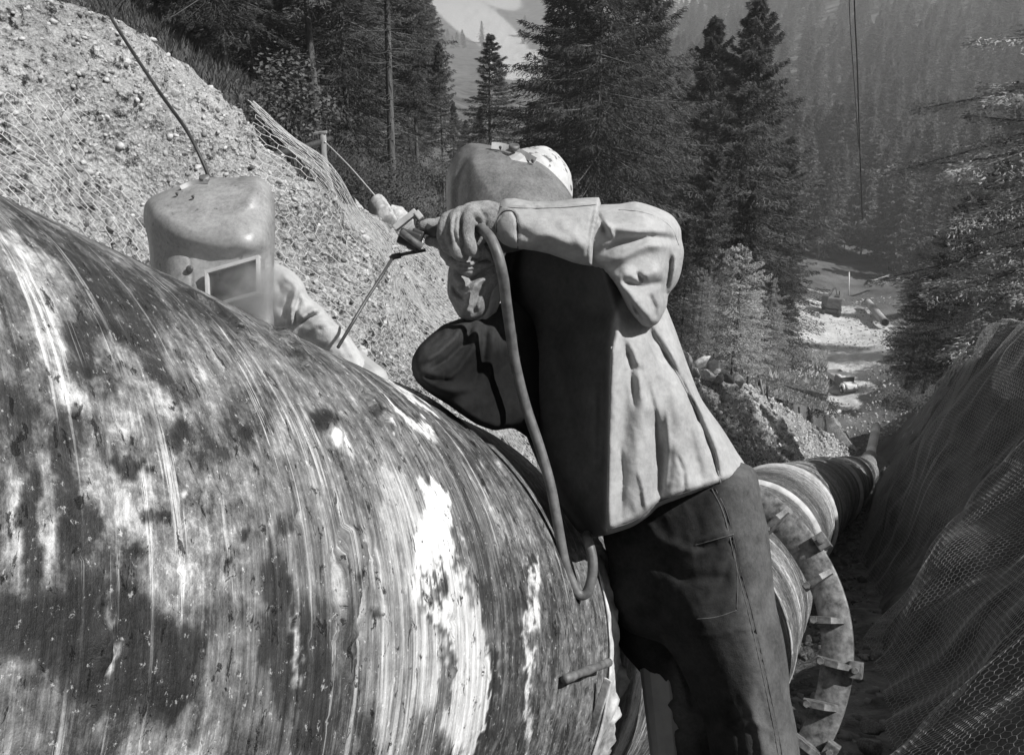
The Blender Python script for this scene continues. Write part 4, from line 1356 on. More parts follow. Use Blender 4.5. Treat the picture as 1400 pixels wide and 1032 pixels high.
me = bpy.data.meshes.new('forest')
me.vertices.add(len(RP_)); me.vertices.foreach_set('co', RP_[:, :3].astype(np.float32).ravel())
kinds = r.integers(0, 3, len(RP_)).astype(np.int32)
a_ = me.attributes.new('tree_kind', 'INT', 'POINT'); a_.data.foreach_set('value', kinds)
a_ = me.attributes.new('tree_scale', 'FLOAT', 'POINT'); a_.data.foreach_set('value', (0.45 + 0.75 * r.random(len(RP_)) ** 0.8).astype(np.float32))
a_ = me.attributes.new('tree_turn', 'FLOAT', 'POINT'); a_.data.foreach_set('value', r.uniform(0, 6.28, len(RP_)).astype(np.float32))
forest = link('forest', me)
tag(forest, 'distant spruce forest covering the hillsides', kind='stuff')
gn = bpy.data.node_groups.new('forest_scatter', 'GeometryNodeTree')
gn.interface.new_socket('Geometry', in_out='INPUT', socket_type='NodeSocketGeometry')
gn.interface.new_socket('Geometry', in_out='OUTPUT', socket_type='NodeSocketGeometry')
gi, go = gn.nodes.new('NodeGroupInput'), gn.nodes.new('NodeGroupOutput')
join = gn.nodes.new('GeometryNodeJoinGeometry')
def named(n_, ty):
    a = gn.nodes.new('GeometryNodeInputNamedAttribute'); a.data_type = ty; a.inputs['Name'].default_value = n_
    return [o_ for o_ in a.outputs if o_.enabled][0]
first = [o_ for o_ in bpy.data.objects if o_.name.startswith('crown')]
for k, pr_ in enumerate(protos):
    src = [o_ for o_ in first if o_.data == PROTO[pr_][0]][0]
    oi = gn.nodes.new('GeometryNodeObjectInfo'); oi.inputs['Object'].default_value = src; oi.transform_space = 'ORIGINAL'
    ip = gn.nodes.new('GeometryNodeInstanceOnPoints')
    cmpn = gn.nodes.new('FunctionNodeCompare'); cmpn.data_type = 'INT'; cmpn.operation = 'EQUAL'
    gn.links.new(named('tree_kind', 'INT'), [s_ for s_ in cmpn.inputs if s_.enabled][0])
    [s_ for s_ in cmpn.inputs if s_.enabled][1].default_value = k
    gn.links.new(gi.outputs[0], ip.inputs['Points'])
    gn.links.new(cmpn.outputs[0], ip.inputs['Selection'])
    gn.links.new(oi.outputs['Geometry'], ip.inputs['Instance'])
    cx_ = gn.nodes.new('ShaderNodeCombineXYZ'); gn.links.new(named('tree_turn', 'FLOAT'), cx_.inputs[2])
    gn.links.new(cx_.outputs[0], ip.inputs['Rotation'])
    ts_ = named('tree_scale', 'FLOAT'); mw = gn.nodes.new('ShaderNodeMath'); mw.operation = 'MULTIPLY'; mw.inputs[1].default_value = 1.3; gn.links.new(ts_, mw.inputs[0])
    cs_ = gn.nodes.new('ShaderNodeCombineXYZ'); gn.links.new(mw.outputs[0], cs_.inputs[0]); gn.links.new(mw.outputs[0], cs_.inputs[1]); gn.links.new(ts_, cs_.inputs[2])
    gn.links.new(cs_.outputs[0], ip.inputs['Scale'])
    gn.links.new(ip.outputs[0], join.inputs[0])
gn.links.new(join.outputs[0], go.inputs[0])
forest.modifiers.new('scatter', 'NODES').node_group = gn

# leafy bush by the fence and undergrowth
def bush(name, c, size, n, leaf, label, cat, mat, seed, stems=9, group=None):
    r_ = np.random.default_rng(seed)
    e = empty(name, tuple(c), label, cat, group)
    size = np.array(size, float)
    cl = r_.normal(size=(n // 40 + 3, 3)); cl /= np.linalg.norm(cl, axis=1)[:, None]
    cl = cl * r_.uniform(0.45, 1.0, (len(cl), 1)) * size * [1, 1, 0.5] + [0, 0, size[2] * 0.55]
    id_ = r_.integers(0, len(cl), n)
    p = cl[id_] + r_.normal(size=(n, 3)) * size * 0.13
    d_ = r_.normal(size=(n, 3)); d_[:, 2] *= 0.5; d_ /= np.linalg.norm(d_, axis=1)[:, None]
    w_ = np.cross(d_, r_.normal(size=(n, 3)) * 0.5 + [0, 0, 1]); w_ /= np.linalg.norm(w_, axis=1)[:, None]
    l_ = leaf * r_.uniform(0.6, 1.3, n)[:, None]
    V = np.stack([p, p + d_ * l_ * .5 + w_ * l_ * .32, p + d_ * l_, p + d_ * l_ * .5 - w_ * l_ * .32], 1).reshape(-1, 3)
    o = new_mesh('foliage', V, np.arange(n * 4).reshape(-1, 4)); child_local('foliage', o, mat, e)
    mb = MB()
    for k in range(min(stems, len(cl))):
        mb.tube(catmull([(r_.normal(0, .05), r_.normal(0, .05), -0.4), cl[k] * [0.4, 0.4, 0.5], cl[k]], 8), np.linspace(0.02, 0.005, 8) * (size[2] / 1.5), 5, False)
    child_local('stem', mb.mesh('stem'), M['bark'], e)
    return e
def child_local(name, me_, mat, par):
    o = bpy.data.objects.new(name, me_); COL.objects.link(o); me_.materials.append(mat); o.parent = par
    return o
bush('leafy_bush', P(392, 205, 13.5), (0.75, 0.6, 1.15), 2600, 0.07, 'leafy broadleaf bush on the bank shoulder by the leaning beam', 'bush', M['leaves'], 4)
for k, (px_, py_, Z_, sz, lb) in enumerate([
        (1078, 500, 62, 1.5, 'scrubby bush on the sunlit slope below the larches'), (1062, 500, 52, 1.6, 'small bush under the smallest larch'),
        (1100, 545, 72, 1.8, 'dark bush left of the parked lorry'), (1118, 565, 78, 1.6, 'dark bush below and left of the lorry'),
        (1245, 560, 60, 2.0, 'dark bush on the shaded trackside'), (1240, 530, 80, 2.2, 'dark bush right of the lorry'), (1265, 520, 60, 2.4, 'dense dark bush behind the netting edge'),
        (1250, 490, 95, 2.6, 'dark bush midway up the shaded trackside'), (1232, 478, 110, 2.2, 'dark bush nearest the loose pipe length'), (1225, 560, 92, 1.6, 'low dark bush above the pale pipe length'),
        (1290, 470, 48, 2.2, 'dark bush under the shaded spruces'), (1228, 660, 24, 0.4, 'weedy tuft at the foot of the netting'), (1335, 420, 26, 1.3, 'bright-leaved bush under the sunlit fir'),
        (600, 262, 22, 0.9, 'dark bush behind the boulders'), (570, 255, 24, 1.0, 'dim bush under the straight bare trunk'), (480, 262, 19, 0.9, 'dim bush behind the fence wire'), (455, 225, 20, 1.0, 'dim bush behind the fence post')]):
    bush('bush', P(px_, py_, Z_), (sz, sz, sz * 0.8), 1400, 0.05 * max(1, Z_ / 22), lb, 'bush', M['leaves'] if k in (0, 1, 12) else M['needles'], 20 + k, 4, 'bushes along the track and banks')
# ------------------------------------------------------------------ clothes and masks: closed padded shapes with folds
def resample_closed(poly, sp, smooth=True):
    p = np.asarray(poly, float)
    n = len(p)
    if smooth:
        q = np.vstack([p[-1], p, p[0], p[1]])
        out = []
        for k in range(n):
            p0, p1, p2, p3 = q[k], q[k + 1], q[k + 2], q[k + 3]
            m = max(2, int(np.linalg.norm(p2 - p1) / 2))
            for u in np.linspace(0, 1, m, endpoint=False):
                # centripetal-ish: damp tangents
                m1, m2 = (p2 - p0) * 0.42, (p3 - p1) * 0.42
                L_ = np.linalg.norm(p2 - p1)
                m1 *= min(1, L_ / (np.linalg.norm(m1) + 1e-9)); m2 *= min(1, L_ / (np.linalg.norm(m2) + 1e-9))
                h00 = 2 * u ** 3 - 3 * u ** 2 + 1; h10 = u ** 3 - 2 * u ** 2 + u; h01 = -2 * u ** 3 + 3 * u ** 2; h11 = u ** 3 - u ** 2
                out.append(h00 * p1 + h10 * m1 + h01 * p2 + h11 * m2)
        p = np.array(out)
    d = np.r_[0, np.cumsum(np.linalg.norm(np.diff(np.vstack([p, p[0]]), axis=0), axis=1))]
    m = max(8, int(d[-1] / sp))
    t_ = np.linspace(0, d[-1], m, endpoint=False)
    pc = np.vstack([p, p[0]])
    return np.stack([np.interp(t_, d, pc[:, 0]), np.interp(t_, d, pc[:, 1])], -1)
def in_poly(q, poly):
    x, y = q[:, 0], q[:, 1]
    c = np.zeros(len(q), bool)
    a = poly; b = np.roll(poly, -1, 0)
    for (x1, y1), (x2, y2) in zip(a, b):
        if y1 == y2: continue
        m = ((y1 > y) != (y2 > y)) & (x < (x2 - x1) * (y - y1) / (y2 - y1) + x1)
        c ^= m
    return c
def inflate(name, outline, depth, T, W, mat, parent, strokes=(), sp=4.0, hook=None, back=1.0, wr=(), smooth=True, sm=6, jag=0.0, painted_shade=None, hard=()):
    """outline: px,py ring; depth: control rows (px,py,Z) of the middle surface; T half thickness (m); W rounding width (px)"""
    ring = resample_closed(outline, sp * 0.9, smooth)
    if jag:
        ring = ring + np.stack([fbm(ring, 0.12, 3, 5), fbm(ring, 0.12, 3, 6)], -1) * jag
    lo, hi = ring.min(0), ring.max(0)
    gx, gy = np.meshgrid(np.arange(lo[0], hi[0], sp), np.arange(lo[1], hi[1], sp * 0.9))
    gx = gx + (np.arange(gx.shape[0]) % 2)[:, None] * sp * 0.5
    g = np.stack([gx.ravel(), gy.ravel()], -1)
    g = g[in_poly(g, ring)]
    closed = np.vstack([ring, ring[:1]])
    d, _ = seg_d(g, closed)
    g = g[d > sp * 0.55]
    nb = len(ring)
    pts = np.vstack([ring, g])
    edges = [(k, (k + 1) % nb) for k in range(nb)]
    vo, eo, fo, *_ = delaunay_2d_cdt([Vector(p) for p in pts], edges, [], 0, 1e-4)
    vo = np.array([v[:] for v in vo]); fo = np.array(fo)
    cen = vo[fo].mean(1)
    fo = fo[in_poly(cen, ring)]
    d, _ = seg_d(vo, closed)
    onb = d < 1e-2
    d = np.where(onb, 0, d)
    w = W(vo) if callable(W) else W
    dw = np.ones(len(vo))
    if hard:
        hm = np.zeros(nb, bool)
        for hp in hard:
            dh, _ = seg_d(ring, hp); hm |= dh < 4.5
        soft = ring[~hm]
        d2 = np.full(len(vo), 1e9)
        for s0 in range(0, len(soft), 200):
            d2 = np.minimum(d2, np.linalg.norm(vo[:, None] - soft[None, s0:s0 + 200], axis=2).min(1))
        dw = np.clip(d / (sp * 0.8), 0, 1)
        d = np.maximum(d, np.where(onb, 0, d2))
    t_ = T * dw * np.sqrt(np.clip(1 - (1 - np.clip(d / w, 0, 1)) ** 2, 0, 1))
    zc = rbf(depth)(vo) if len(depth) > 3 else (rbf(depth)(vo) if len(depth) == 3 else np.full(len(vo), depth[0][2]))
    ew = np.clip(d / 10.0, 0, 1) * dw
    zf = -t_.copy()
    if hook is not None:
        zf = zf + hook(vo) * ew
    # smooth
    E_ = np.vstack([fo[:, [0, 1]], fo[:, [1, 2]], fo[:, [2, 0]]])
    deg = np.bincount(E_.ravel(), minlength=len(vo))
    for k in range(sm):
        acc = np.bincount(E_[:, 0], zf[E_[:, 1]], len(vo)) + np.bincount(E_[:, 1], zf[E_[:, 0]], len(vo))
        zf = np.where(onb, zf, 0.4 * zf + 0.6 * acc / np.maximum(deg, 1))
    for (pts_, wd, amp) in strokes:
        dd, tt_ = seg_d(vo, pts_)
        e = np.exp(-(dd / wd) ** 2) * np.clip(tt_ * 5 + 0.15, 0, 1) * np.clip((1 - tt_) * 5 + 0.15, 0, 1)
        zf = zf - amp * e * (0.25 + 0.75 * ew)
    for (ang, sc, st, amp, seed) in wr:
        c, s = math.cos(math.radians(ang)), math.sin(math.radians(ang))
        q = np.stack([(vo[:, 0] * c + vo[:, 1] * s) * sc * st, (-vo[:, 0] * s + vo[:, 1] * c) * sc], -1)
        n_ = 1 - np.abs(fbm(q, 1.0, 3, seed)) * 2.2
        zf = zf - amp * n_ * ew
    zb = np.where(onb, 0, t_ * back)
    front_ = Pn(np.c_[vo, zc + zf]); back_ = Pn(np.c_[vo, zc + zb])
    n = len(vo)
    idx = np.arange(n); bmap = np.where(onb, idx, idx + n)
    ff = fo
    # orient: front faces towards the camera
    a, b, c3 = vo[ff[:, 0]], vo[ff[:, 1]], vo[ff[:, 2]]
    ar = (b[:, 0] - a[:, 0]) * (c3[:, 1] - a[:, 1]) - (b[:, 1] - a[:, 1]) * (c3[:, 0] - a[:, 0])
    ff = np.where((ar > 0)[:, None], ff[:, ::-1], ff)
    fb = bmap[ff][:, ::-1]
    V = np.vstack([front_, back_])
    Fc = np.vstack([ff, fb])
    used = np.zeros(2 * n, bool); used[Fc.ravel()] = True
    rm = np.cumsum(used) - 1
    me = new_mesh(name, V[used], rm[Fc], True)
    if painted_shade is not None:
        s_ = painted_shade(vo); add_attr(me, 'painted_shade', np.r_[s_, s_][used])
    return child(name, me, mat, parent)

# ================================================================== near welder
W1F = P(985, 1360, 2.12)                         # where his feet stand
man = empty('person', tuple(W1F), 'near welder bending left over the pipe in pale leather jacket, raised mask hood and gauntlets', 'person')

# the body under the clothes: one continuous figure
def figure(parent, joints, edges, rad, name='body', sub=2):
    """joints in px,py,Z; skin surface grown over the connected joints"""
    me = bpy.data.meshes.new(name)
    org = np.array(parent.location)
    V = Pn(joints) - org
    me.from_pydata([tuple(v) for v in V], edges, [])
    me.update()
    o = bpy.data.objects.new(name, me); COL.objects.link(o); o.parent = parent
    me.materials.append(M['skin'])
    sk = o.modifiers.new('skin', 'SKIN')
    lay = me.skin_vertices[0].data if me.skin_vertices else None
    if lay is None:
        bm = bmesh.new(); bm.from_mesh(me); bm.verts.layers.skin.verify(); bm.to_mesh(me); bm.free()
        lay = me.skin_vertices[0].data
    for k, v in enumerate(lay):
        v.radius = (rad[k], rad[k]) if not isinstance(rad[k], tuple) else rad[k]
        v.use_root = (k == 0)
    s2 = o.modifiers.new('sub', 'SUBSURF'); s2.levels = sub; s2.render_levels = sub
    return o
J = [(935, 690, 2.22), (895, 600, 2.2), (850, 480, 2.24), (800, 385, 2.24), (757, 330, 2.20), (722, 280, 2.09), (700, 245, 2.07), (680, 215, 2.06),
     (862, 395, 2.04), (905, 350, 2.0), (780, 312, 1.98), (690, 305, 1.96),
     (740, 420, 2.36), (660, 480, 2.22), (645, 400, 2.06), (640, 350, 2.0),
     (990, 720, 2.16), (1015, 900, 2.10), (1050, 1200, 2.12), (1045, 1330, 2.12),
     (890, 720, 2.32), (905, 900, 2.30), (930, 1180, 2.36), (925, 1320, 2.36)]
Eg = [(0, 1), (1, 2), (2, 3), (3, 4), (4, 5), (5, 6), (6, 7), (3, 8), (8, 9), (9, 10), (10, 11), (3, 12), (12, 13), (13, 14), (14, 15), (0, 16), (16, 17), (17, 18), (18, 19), (0, 20), (20, 21), (21, 22), (22, 23)]
rd = [.12, .11, .11, .10, .05, .055, .075, .065, .05, .042, .036, .028, .05, .042, .034, .028, .075, .06, .045, .04, .075, .06, .045, .04]
figure(man, J, Eg, rd)

trd = [(1030, 690, 2.14), (900, 700, 2.16), (840, 760, 2.2), (1060, 850, 2.12), (960, 850, 2.10), (850, 900, 2.24), (1085, 1010, 2.12), (985, 1010, 2.12), (1070, 1300, 2.12), (1000, 1300, 2.12)]
far_leg = [(836, 720), (838, 800), (842, 850), (848, 885), (872, 915), (893, 940), (903, 985), (912, 1040), (905, 1120), (888, 1220), (885, 1320), (925, 1330), (962, 1320), (975, 1200), (1000, 1100), (1000, 950), (990, 800), (960, 720)]
inflate('trouser_leg', far_leg, [(870, 750, 2.27), (960, 900, 2.32), (900, 950, 2.33), (950, 1300, 2.38)], 0.085, 42, M['trouser'], man, painted_shade=lambda v: np.clip(0.9 - 0.9 * blob(v, 945, 960, 30, 70), 0, 1),  # shade painted over this leg, left off one sunlit patch
        strokes=[([(922, 905), (935, 945), (940, 985)], 5, 0.014), ([(905, 960), (935, 968), (960, 975)], 6, 0.014), ([(900, 985), (930, 995), (965, 1000)], 5, -0.012), ([(860, 880), (900, 900), (930, 890)], 6, -0.01)],
        wr=[(70, 0.02, 0.5, 0.012, 5)], sp=5)
near_leg = [(828, 715), (832, 770), (838, 830), (858, 862), (905, 880), (925, 905), (945, 945), (962, 985), (972, 1040), (978, 1130), (988, 1230), (1000, 1320), (1040, 1335), (1090, 1322), (1105, 1200), (1102, 1100), (1094, 1031),
            (1088, 990), (1080, 950), (1078, 915), (1071, 870), (1061, 827), (1056, 780), (1051, 729), (1042, 689), (1030, 640), (980, 630), (900, 660)]
def jk_shade(v):  # shade painted into the jacket front up to its corner, slightly mottled
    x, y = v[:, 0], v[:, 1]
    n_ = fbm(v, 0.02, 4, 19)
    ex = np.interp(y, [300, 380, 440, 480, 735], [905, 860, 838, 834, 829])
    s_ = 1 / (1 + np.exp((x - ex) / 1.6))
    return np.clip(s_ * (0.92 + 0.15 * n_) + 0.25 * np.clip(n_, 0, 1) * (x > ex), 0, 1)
def tr_shade(v):  # painted shade inside the outer seam, fading towards the sunlit edge; mottled
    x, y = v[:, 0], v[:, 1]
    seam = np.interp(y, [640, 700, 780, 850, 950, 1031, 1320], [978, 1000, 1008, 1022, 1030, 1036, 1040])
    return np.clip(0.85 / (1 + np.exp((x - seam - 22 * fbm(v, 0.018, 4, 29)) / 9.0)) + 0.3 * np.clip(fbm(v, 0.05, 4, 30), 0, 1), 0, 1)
def leg_hook(v):
    # rounded thigh that turns to the sun along the outer seam
    x, y = v[:, 0], v[:, 1]
    seam = np.interp(y, [640, 700, 780, 850, 950, 1031, 1320], [975, 992, 1010, 1030, 1048, 1068, 1075])
    return 0.05 * np.clip((seam - x) / 150, 0, 1) ** 1.3 + 0.012 * np.clip((x - seam) / 30, 0, 1)
inflate('trousers', near_leg, trd, 0.115, 62, M['trouser'], man, hook=leg_hook, sp=4, painted_shade=tr_shade,
        strokes=[(a_, b_ * 0.85, c_ * 0.6) for a_, b_, c_ in [([(975, 668), (992, 705), (1010, 780), (1028, 850), (1046, 930), (1066, 1031), (1078, 1150)], 2.2, -0.007),
                 ([(981, 666), (998, 705), (1016, 780), (1034, 850), (1052, 930), (1072, 1031)], 2.4, 0.004),
                 ([(950, 742), (975, 735), (1003, 727)], 3.5, 0.012), ([(952, 750), (985, 745), (1006, 738)], 4, -0.009),
                 ([(1008, 728), (1000, 760), (985, 800)], 7, -0.008), ([(1045, 856), (1056, 880), (1068, 915)], 7, -0.02), ([(1036, 850), (1044, 880), (1052, 905)], 5, 0.010),
                 ([(940, 870), (980, 868), (1028, 856)], 3, 0.006), ([(1010, 870), (1035, 862), (1045, 856)], 2, -0.006),
                 ([(1020, 925), (1040, 920)], 2, -0.006), ([(1000, 1000), (1030, 985), (1055, 1000)], 6, 0.01), ([(990, 960), (1010, 1000), (1020, 1050)], 6, -0.008),
                 ([(1035, 940), (1050, 985), (1058, 1031)], 4, -0.010), ([(1025, 960), (1038, 1000), (1045, 1040)], 6, 0.010), ([(1064, 960), (1072, 1010)], 4, -0.008),
                 ([(870, 700), (905, 740), (960, 760)], 9, 0.010), ([(880, 760), (930, 790), (1000, 790)], 9, -0.010), ([(880, 850), (940, 840), (990, 800)], 9, 0.008),
                 ([(1000, 690), (1018, 760), (1040, 840)], 6, 0.006), ([(1062, 900), (1070, 960), (1080, 1030)], 5, 0.008)]],
        wr=[(78, 0.014, 0.3, 0.006, 9), (66, 0.045, 0.3, 0.0018, 12), (20, 0.12, 0.6, 0.0007, 13)])
inflate('trouser_pocket', [(958, 752), (1002, 740), (1008, 800), (1006, 838), (962, 846), (955, 800)], [(980, 790, 2.055), (1000, 840, 2.05), (960, 850, 2.045)], 0.006, 5, M['trouser'], man, sp=4, painted_shade=tr_shade)

# jacket
jk = [(800, 300), (868, 318), (893, 372), (908, 412), (923, 450), (940, 498), (959, 545), (987, 585), (1007, 617), (1024, 646), (1006, 657), (987, 664), (947, 677), (902, 692), (886, 706), (864, 720), (830, 731),
      (806, 734), (788, 724), (762, 686), (742, 648), (722, 602), (711, 570), (702, 535), (692, 490), (688, 440), (684, 400), (690, 350), (720, 312)]
jd = [(830, 320, 2.12), (700, 360, 2.16), (690, 450, 2.18), (712, 560, 2.15), (760, 680, 2.12), (800, 725, 2.10), (870, 400, 2.10), (835, 480, 2.05), (835, 720, 2.06), (900, 560, 2.07), (1010, 640, 2.18), (950, 500, 2.16), (930, 660, 2.09)]
def jk_hook(v):
    x, y = v[:, 0], v[:, 1]
    ex = np.interp(y, [300, 440, 480, 735], [800, 842, 836, 830])            # front corner where the flap turns away
    left_ = np.clip((ex - x) / 60, 0, None)
    h = 0.085 * left_ ** 0.85 - 0.03 * np.exp(-((x - ex - 4) / 9) ** 2)
    h += 0.018 * np.exp(-((x - np.interp(y, [440, 520, 690], [870, 905, 906])) / 11) ** 2) * np.clip((y - 500) / 60, 0, 1)
    return h
inflate('jacket', jk, jd, 0.115, 55, M['leather'], man, hook=jk_hook, painted_shade=jk_shade, hard=[[(1024, 646), (1006, 657), (987, 664), (947, 677), (902, 692), (886, 706), (864, 720), (830, 731), (806, 734)]], sp=2.9, sm=4,
        strokes=[([(848, 455), (862, 500), (868, 560)], 3.2, -0.008), ([(856, 452), (872, 500), (880, 560)], 3.5, 0.007), ([(884, 520), (897, 570), (899, 640)], 3.5, -0.012), ([(912, 560), (914, 610), (908, 680)], 3.5, 0.009), ([(846, 600), (852, 650), (848, 712)], 3.5, -0.007), ([(928, 500), (946, 560), (960, 600)], 3, -0.008), ([(960, 590), (975, 625), (982, 655)], 3, -0.007), ([(1000, 605), (1006, 625), (1010, 645)], 3, -0.006), ([(872, 640), (880, 670), (884, 700)], 3, 0.008), ([(925, 620), (935, 645), (936, 670)], 3, -0.008), ([(918, 425), (925, 455), (940, 500)], 3, 0.008),
                 ([(838, 470), (833, 560), (831, 730)], 3.0, 0.010), ([(826, 470), (822, 600), (820, 730)], 6, -0.012),
                 ([(868, 450), (876, 520), (872, 600), (866, 700)], 13, 0.012), ([(890, 560), (903, 620), (901, 690)], 8, -0.020), ([(914, 470), (925, 530), (935, 590)], 10, 0.012),
                 ([(920, 600), (935, 640), (945, 674)], 10, 0.012), ([(893, 455), (930, 520), (955, 570), (975, 620), (984, 662)], 3.0, -0.016),
                 ([(900, 450), (937, 515), (962, 565), (982, 615), (991, 660)], 5, 0.013), ([(945, 545), (952, 565), (956, 580)], 4, -0.02),
                 ([(935, 560), (950, 620), (962, 665)], 6, -0.012), ([(975, 570), (992, 610), (1012, 645)], 7, 0.010), ([(860, 440), (900, 470), (925, 520)], 8, -0.010),
                 ([(858, 480), (868, 500), (880, 512)], 6, -0.01), ([(905, 410), (915, 450), (930, 500)], 7, 0.012), ([(885, 440), (895, 470), (905, 500)], 6, -0.016),
                 ([(720, 470), (740, 560), (770, 650)], 14, 0.02), ([(750, 440), (775, 540), (800, 640)], 12, -0.016), ([(780, 420), (800, 520), (812, 620)], 12, 0.014), ([(700, 420), (710, 500), (730, 580)], 9, -0.02),
                 ([(760, 400), (810, 430), (850, 420)], 10, -0.012), ([(830, 722), (864, 712), (902, 684), (947, 669), (987, 656), (1016, 641)], 2.0, -0.004)],
        wr=[(80, 0.011, 0.35, 0.006, 3), (68, 0.045, 0.35, 0.0022, 4), (30, 0.14, 0.7, 0.0008, 6)])
def seam(host, pts, r_, mat, name='seam', off=0.0, n=None):
    c2 = catmull(np.array(pts, float), n or max(16, int(len(pts) * 9)))
    me_ = host.data; co = np.zeros(len(me_.vertices) * 3, np.float32); me_.vertices.foreach_get('co', co)
    q_ = proj(co.reshape(-1, 3) + np.array(host.parent.location))
    zs = []
    for x_, y_ in c2:
        d_ = np.hypot(q_[:, 0] - x_, q_[:, 1] - y_); m_ = d_ < 4.5
        if not m_.any(): m_ = d_ < d_.min() + 1
        z_ = q_[m_, 2]; z0 = z_.min(); f_ = z_ < z0 + 0.03
        wt = 1 / (d_[m_][f_] + 0.5); zs.append((z_[f_] * wt).sum() / wt.sum())
    zs = np.convolve(np.pad(zs, 2, 'edge'), np.ones(5) / 5, 'valid')
    mb_ = MB().tube(Pn(np.c_[c2, zs - off]), r_, 6)
    return child(name, mb_.mesh(name), mat, host)
jacket1 = [o_ for o_ in man.children if o_.name.startswith('jacket')][0]
trous1 = [o_ for o_ in man.children if o_.name.startswith('trousers')][0]
seam(jacket1, [(893, 452), (920, 500), (944, 545), (963, 585), (978, 628), (985, 660)], .0016, M['leather'])
seam(jacket1, [(836, 474), (834, 540), (832, 620), (830, 727)], .0016, M['leather'], 'front_edge')
seam(jacket1, [(834, 723), (864, 713), (886, 699), (902, 685), (947, 670), (987, 657), (1016, 644)], .0010, M['trouser'], 'hem_stitching')
seam(trous1, [(973, 668), (990, 705), (1008, 780), (1026, 850), (1044, 930), (1064, 1031), (1076, 1150)], .0018, M['trouser'])
seam(trous1, [(978, 668), (995, 705), (1013, 780), (1031, 850), (1049, 930), (1069, 1031), (1081, 1150)], .0009, M['iron'], 'stitching')
seam(trous1, [(950, 745), (975, 738), (1003, 730)], .0015, M['trouser'], 'pocket_edge')
seam(trous1, [(1002, 740), (1008, 790), (1007, 832)], .0014, M['trouser'], 'pocket_edge')
seam(trous1, [(952, 846), (980, 843), (1007, 834)], .0012, M['trouser'], 'pocket_edge')
# far arm: dark sleeve lying over the top of the pipe
def fs_shade(v):  # shade painted into the sleeve colour, deeper towards the underside
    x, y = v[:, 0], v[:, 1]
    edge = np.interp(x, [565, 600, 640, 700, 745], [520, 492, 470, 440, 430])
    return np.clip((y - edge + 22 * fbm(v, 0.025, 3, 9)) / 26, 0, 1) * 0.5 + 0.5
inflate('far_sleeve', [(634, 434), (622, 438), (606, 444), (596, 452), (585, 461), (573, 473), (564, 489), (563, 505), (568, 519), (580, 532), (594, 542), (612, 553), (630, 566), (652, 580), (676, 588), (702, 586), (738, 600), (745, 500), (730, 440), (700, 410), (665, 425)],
        [(575, 490, 1.95), (650, 545, 2.02), (640, 440, 2.02), (700, 430, 2.14), (720, 540, 2.16)], 0.080, 34, M['leather_dark'], man, sp=3, sm=2, painted_shade=fs_shade, hard=[[(612, 553), (630, 566), (652, 580), (676, 588), (702, 586)]],
        strokes=[([(634, 440), (622, 462), (600, 482), (574, 496)], 4.5, 0.016), ([(646, 440), (636, 468), (612, 492), (585, 508)], 4, -0.018), ([(655, 440), (648, 475), (628, 505), (600, 526)], 5, 0.014),
                 ([(608, 448), (598, 462), (582, 476)], 3, -0.010), ([(664, 445), (660, 490), (645, 530)], 5, -0.016), ([(676, 430), (676, 480), (668, 530)], 6, 0.012), ([(575, 512), (595, 520), (620, 520)], 4, -0.010), ([(590, 530), (620, 535), (650, 530)], 5, 0.008)],
        wr=[(-35, 0.03, 0.35, 0.005, 31)])
inflate('shirt_sleeve', [(650, 380), (684, 372), (688, 392), (682, 418), (672, 440), (662, 462), (645, 462), (640, 435)], [(650, 400, 2.0), (685, 380, 2.02), (660, 455, 2.05)], 0.05, 22, M['shirt'], man,
        strokes=[([(668, 385), (664, 420), (655, 450)], 4, -0.01)], sp=3)
# raised near arm: sleeve with slack hanging below the elbow
slv = [(768, 290), (796, 284), (822, 280), (846, 279), (869, 276), (895, 283), (918, 294), (930, 311), (932, 328), (935, 345), (931, 372), (925, 388), (914, 403), (911, 420), (900, 441), (888, 447), (876, 443), (859, 423), (843, 392), (826, 372), (806, 362), (768, 348)]
inflate('near_sleeve', slv, [(765, 320, 2.07), (800, 320, 2.0), (930, 320, 2.03), (880, 300, 1.99), (890, 440, 1.97), (840, 390, 1.98), (925, 390, 2.02)], 0.085, 42, M['leather'], man, sp=2.8, sm=1, back=2.0, hard=[[(876, 443), (859, 423), (843, 392), (826, 372)]],
        strokes=[([(812, 296), (835, 310), (875, 318), (915, 318)], 7, 0.014), ([(812, 350), (850, 330), (890, 322), (925, 330)], 6, -0.016), ([(815, 362), (850, 352), (885, 335), (920, 335)], 7, 0.014),
                 ([(815, 290), (824, 305), (828, 322)], 3, -0.015), ([(822, 300), (834, 312), (838, 326)], 3, 0.012), ([(917, 345), (914, 380), (908, 410)], 4.5, -0.022), ([(924, 345), (922, 372), (915, 398)], 4, 0.010),
                 ([(845, 372), (875, 378), (905, 368)], 8, 0.016), ([(848, 385), (880, 392), (908, 385)], 5, -0.014), ([(868, 372), (876, 381), (882, 384)], 4, -0.016), ([(830, 375), (855, 405), (882, 440)], 3, -0.008), ([(840, 372), (868, 410), (890, 438)], 6, 0.010),
                 ([(888, 290), (915, 305), (928, 330)], 6, 0.008), ([(850, 286), (880, 292), (910, 306)], 2, -0.004), ([(886, 400), (895, 420), (897, 440)], 4, -0.014)],
        wr=[(15, 0.02, 0.4, 0.004, 41), (10, 0.10, 0.5, 0.0012, 42)])
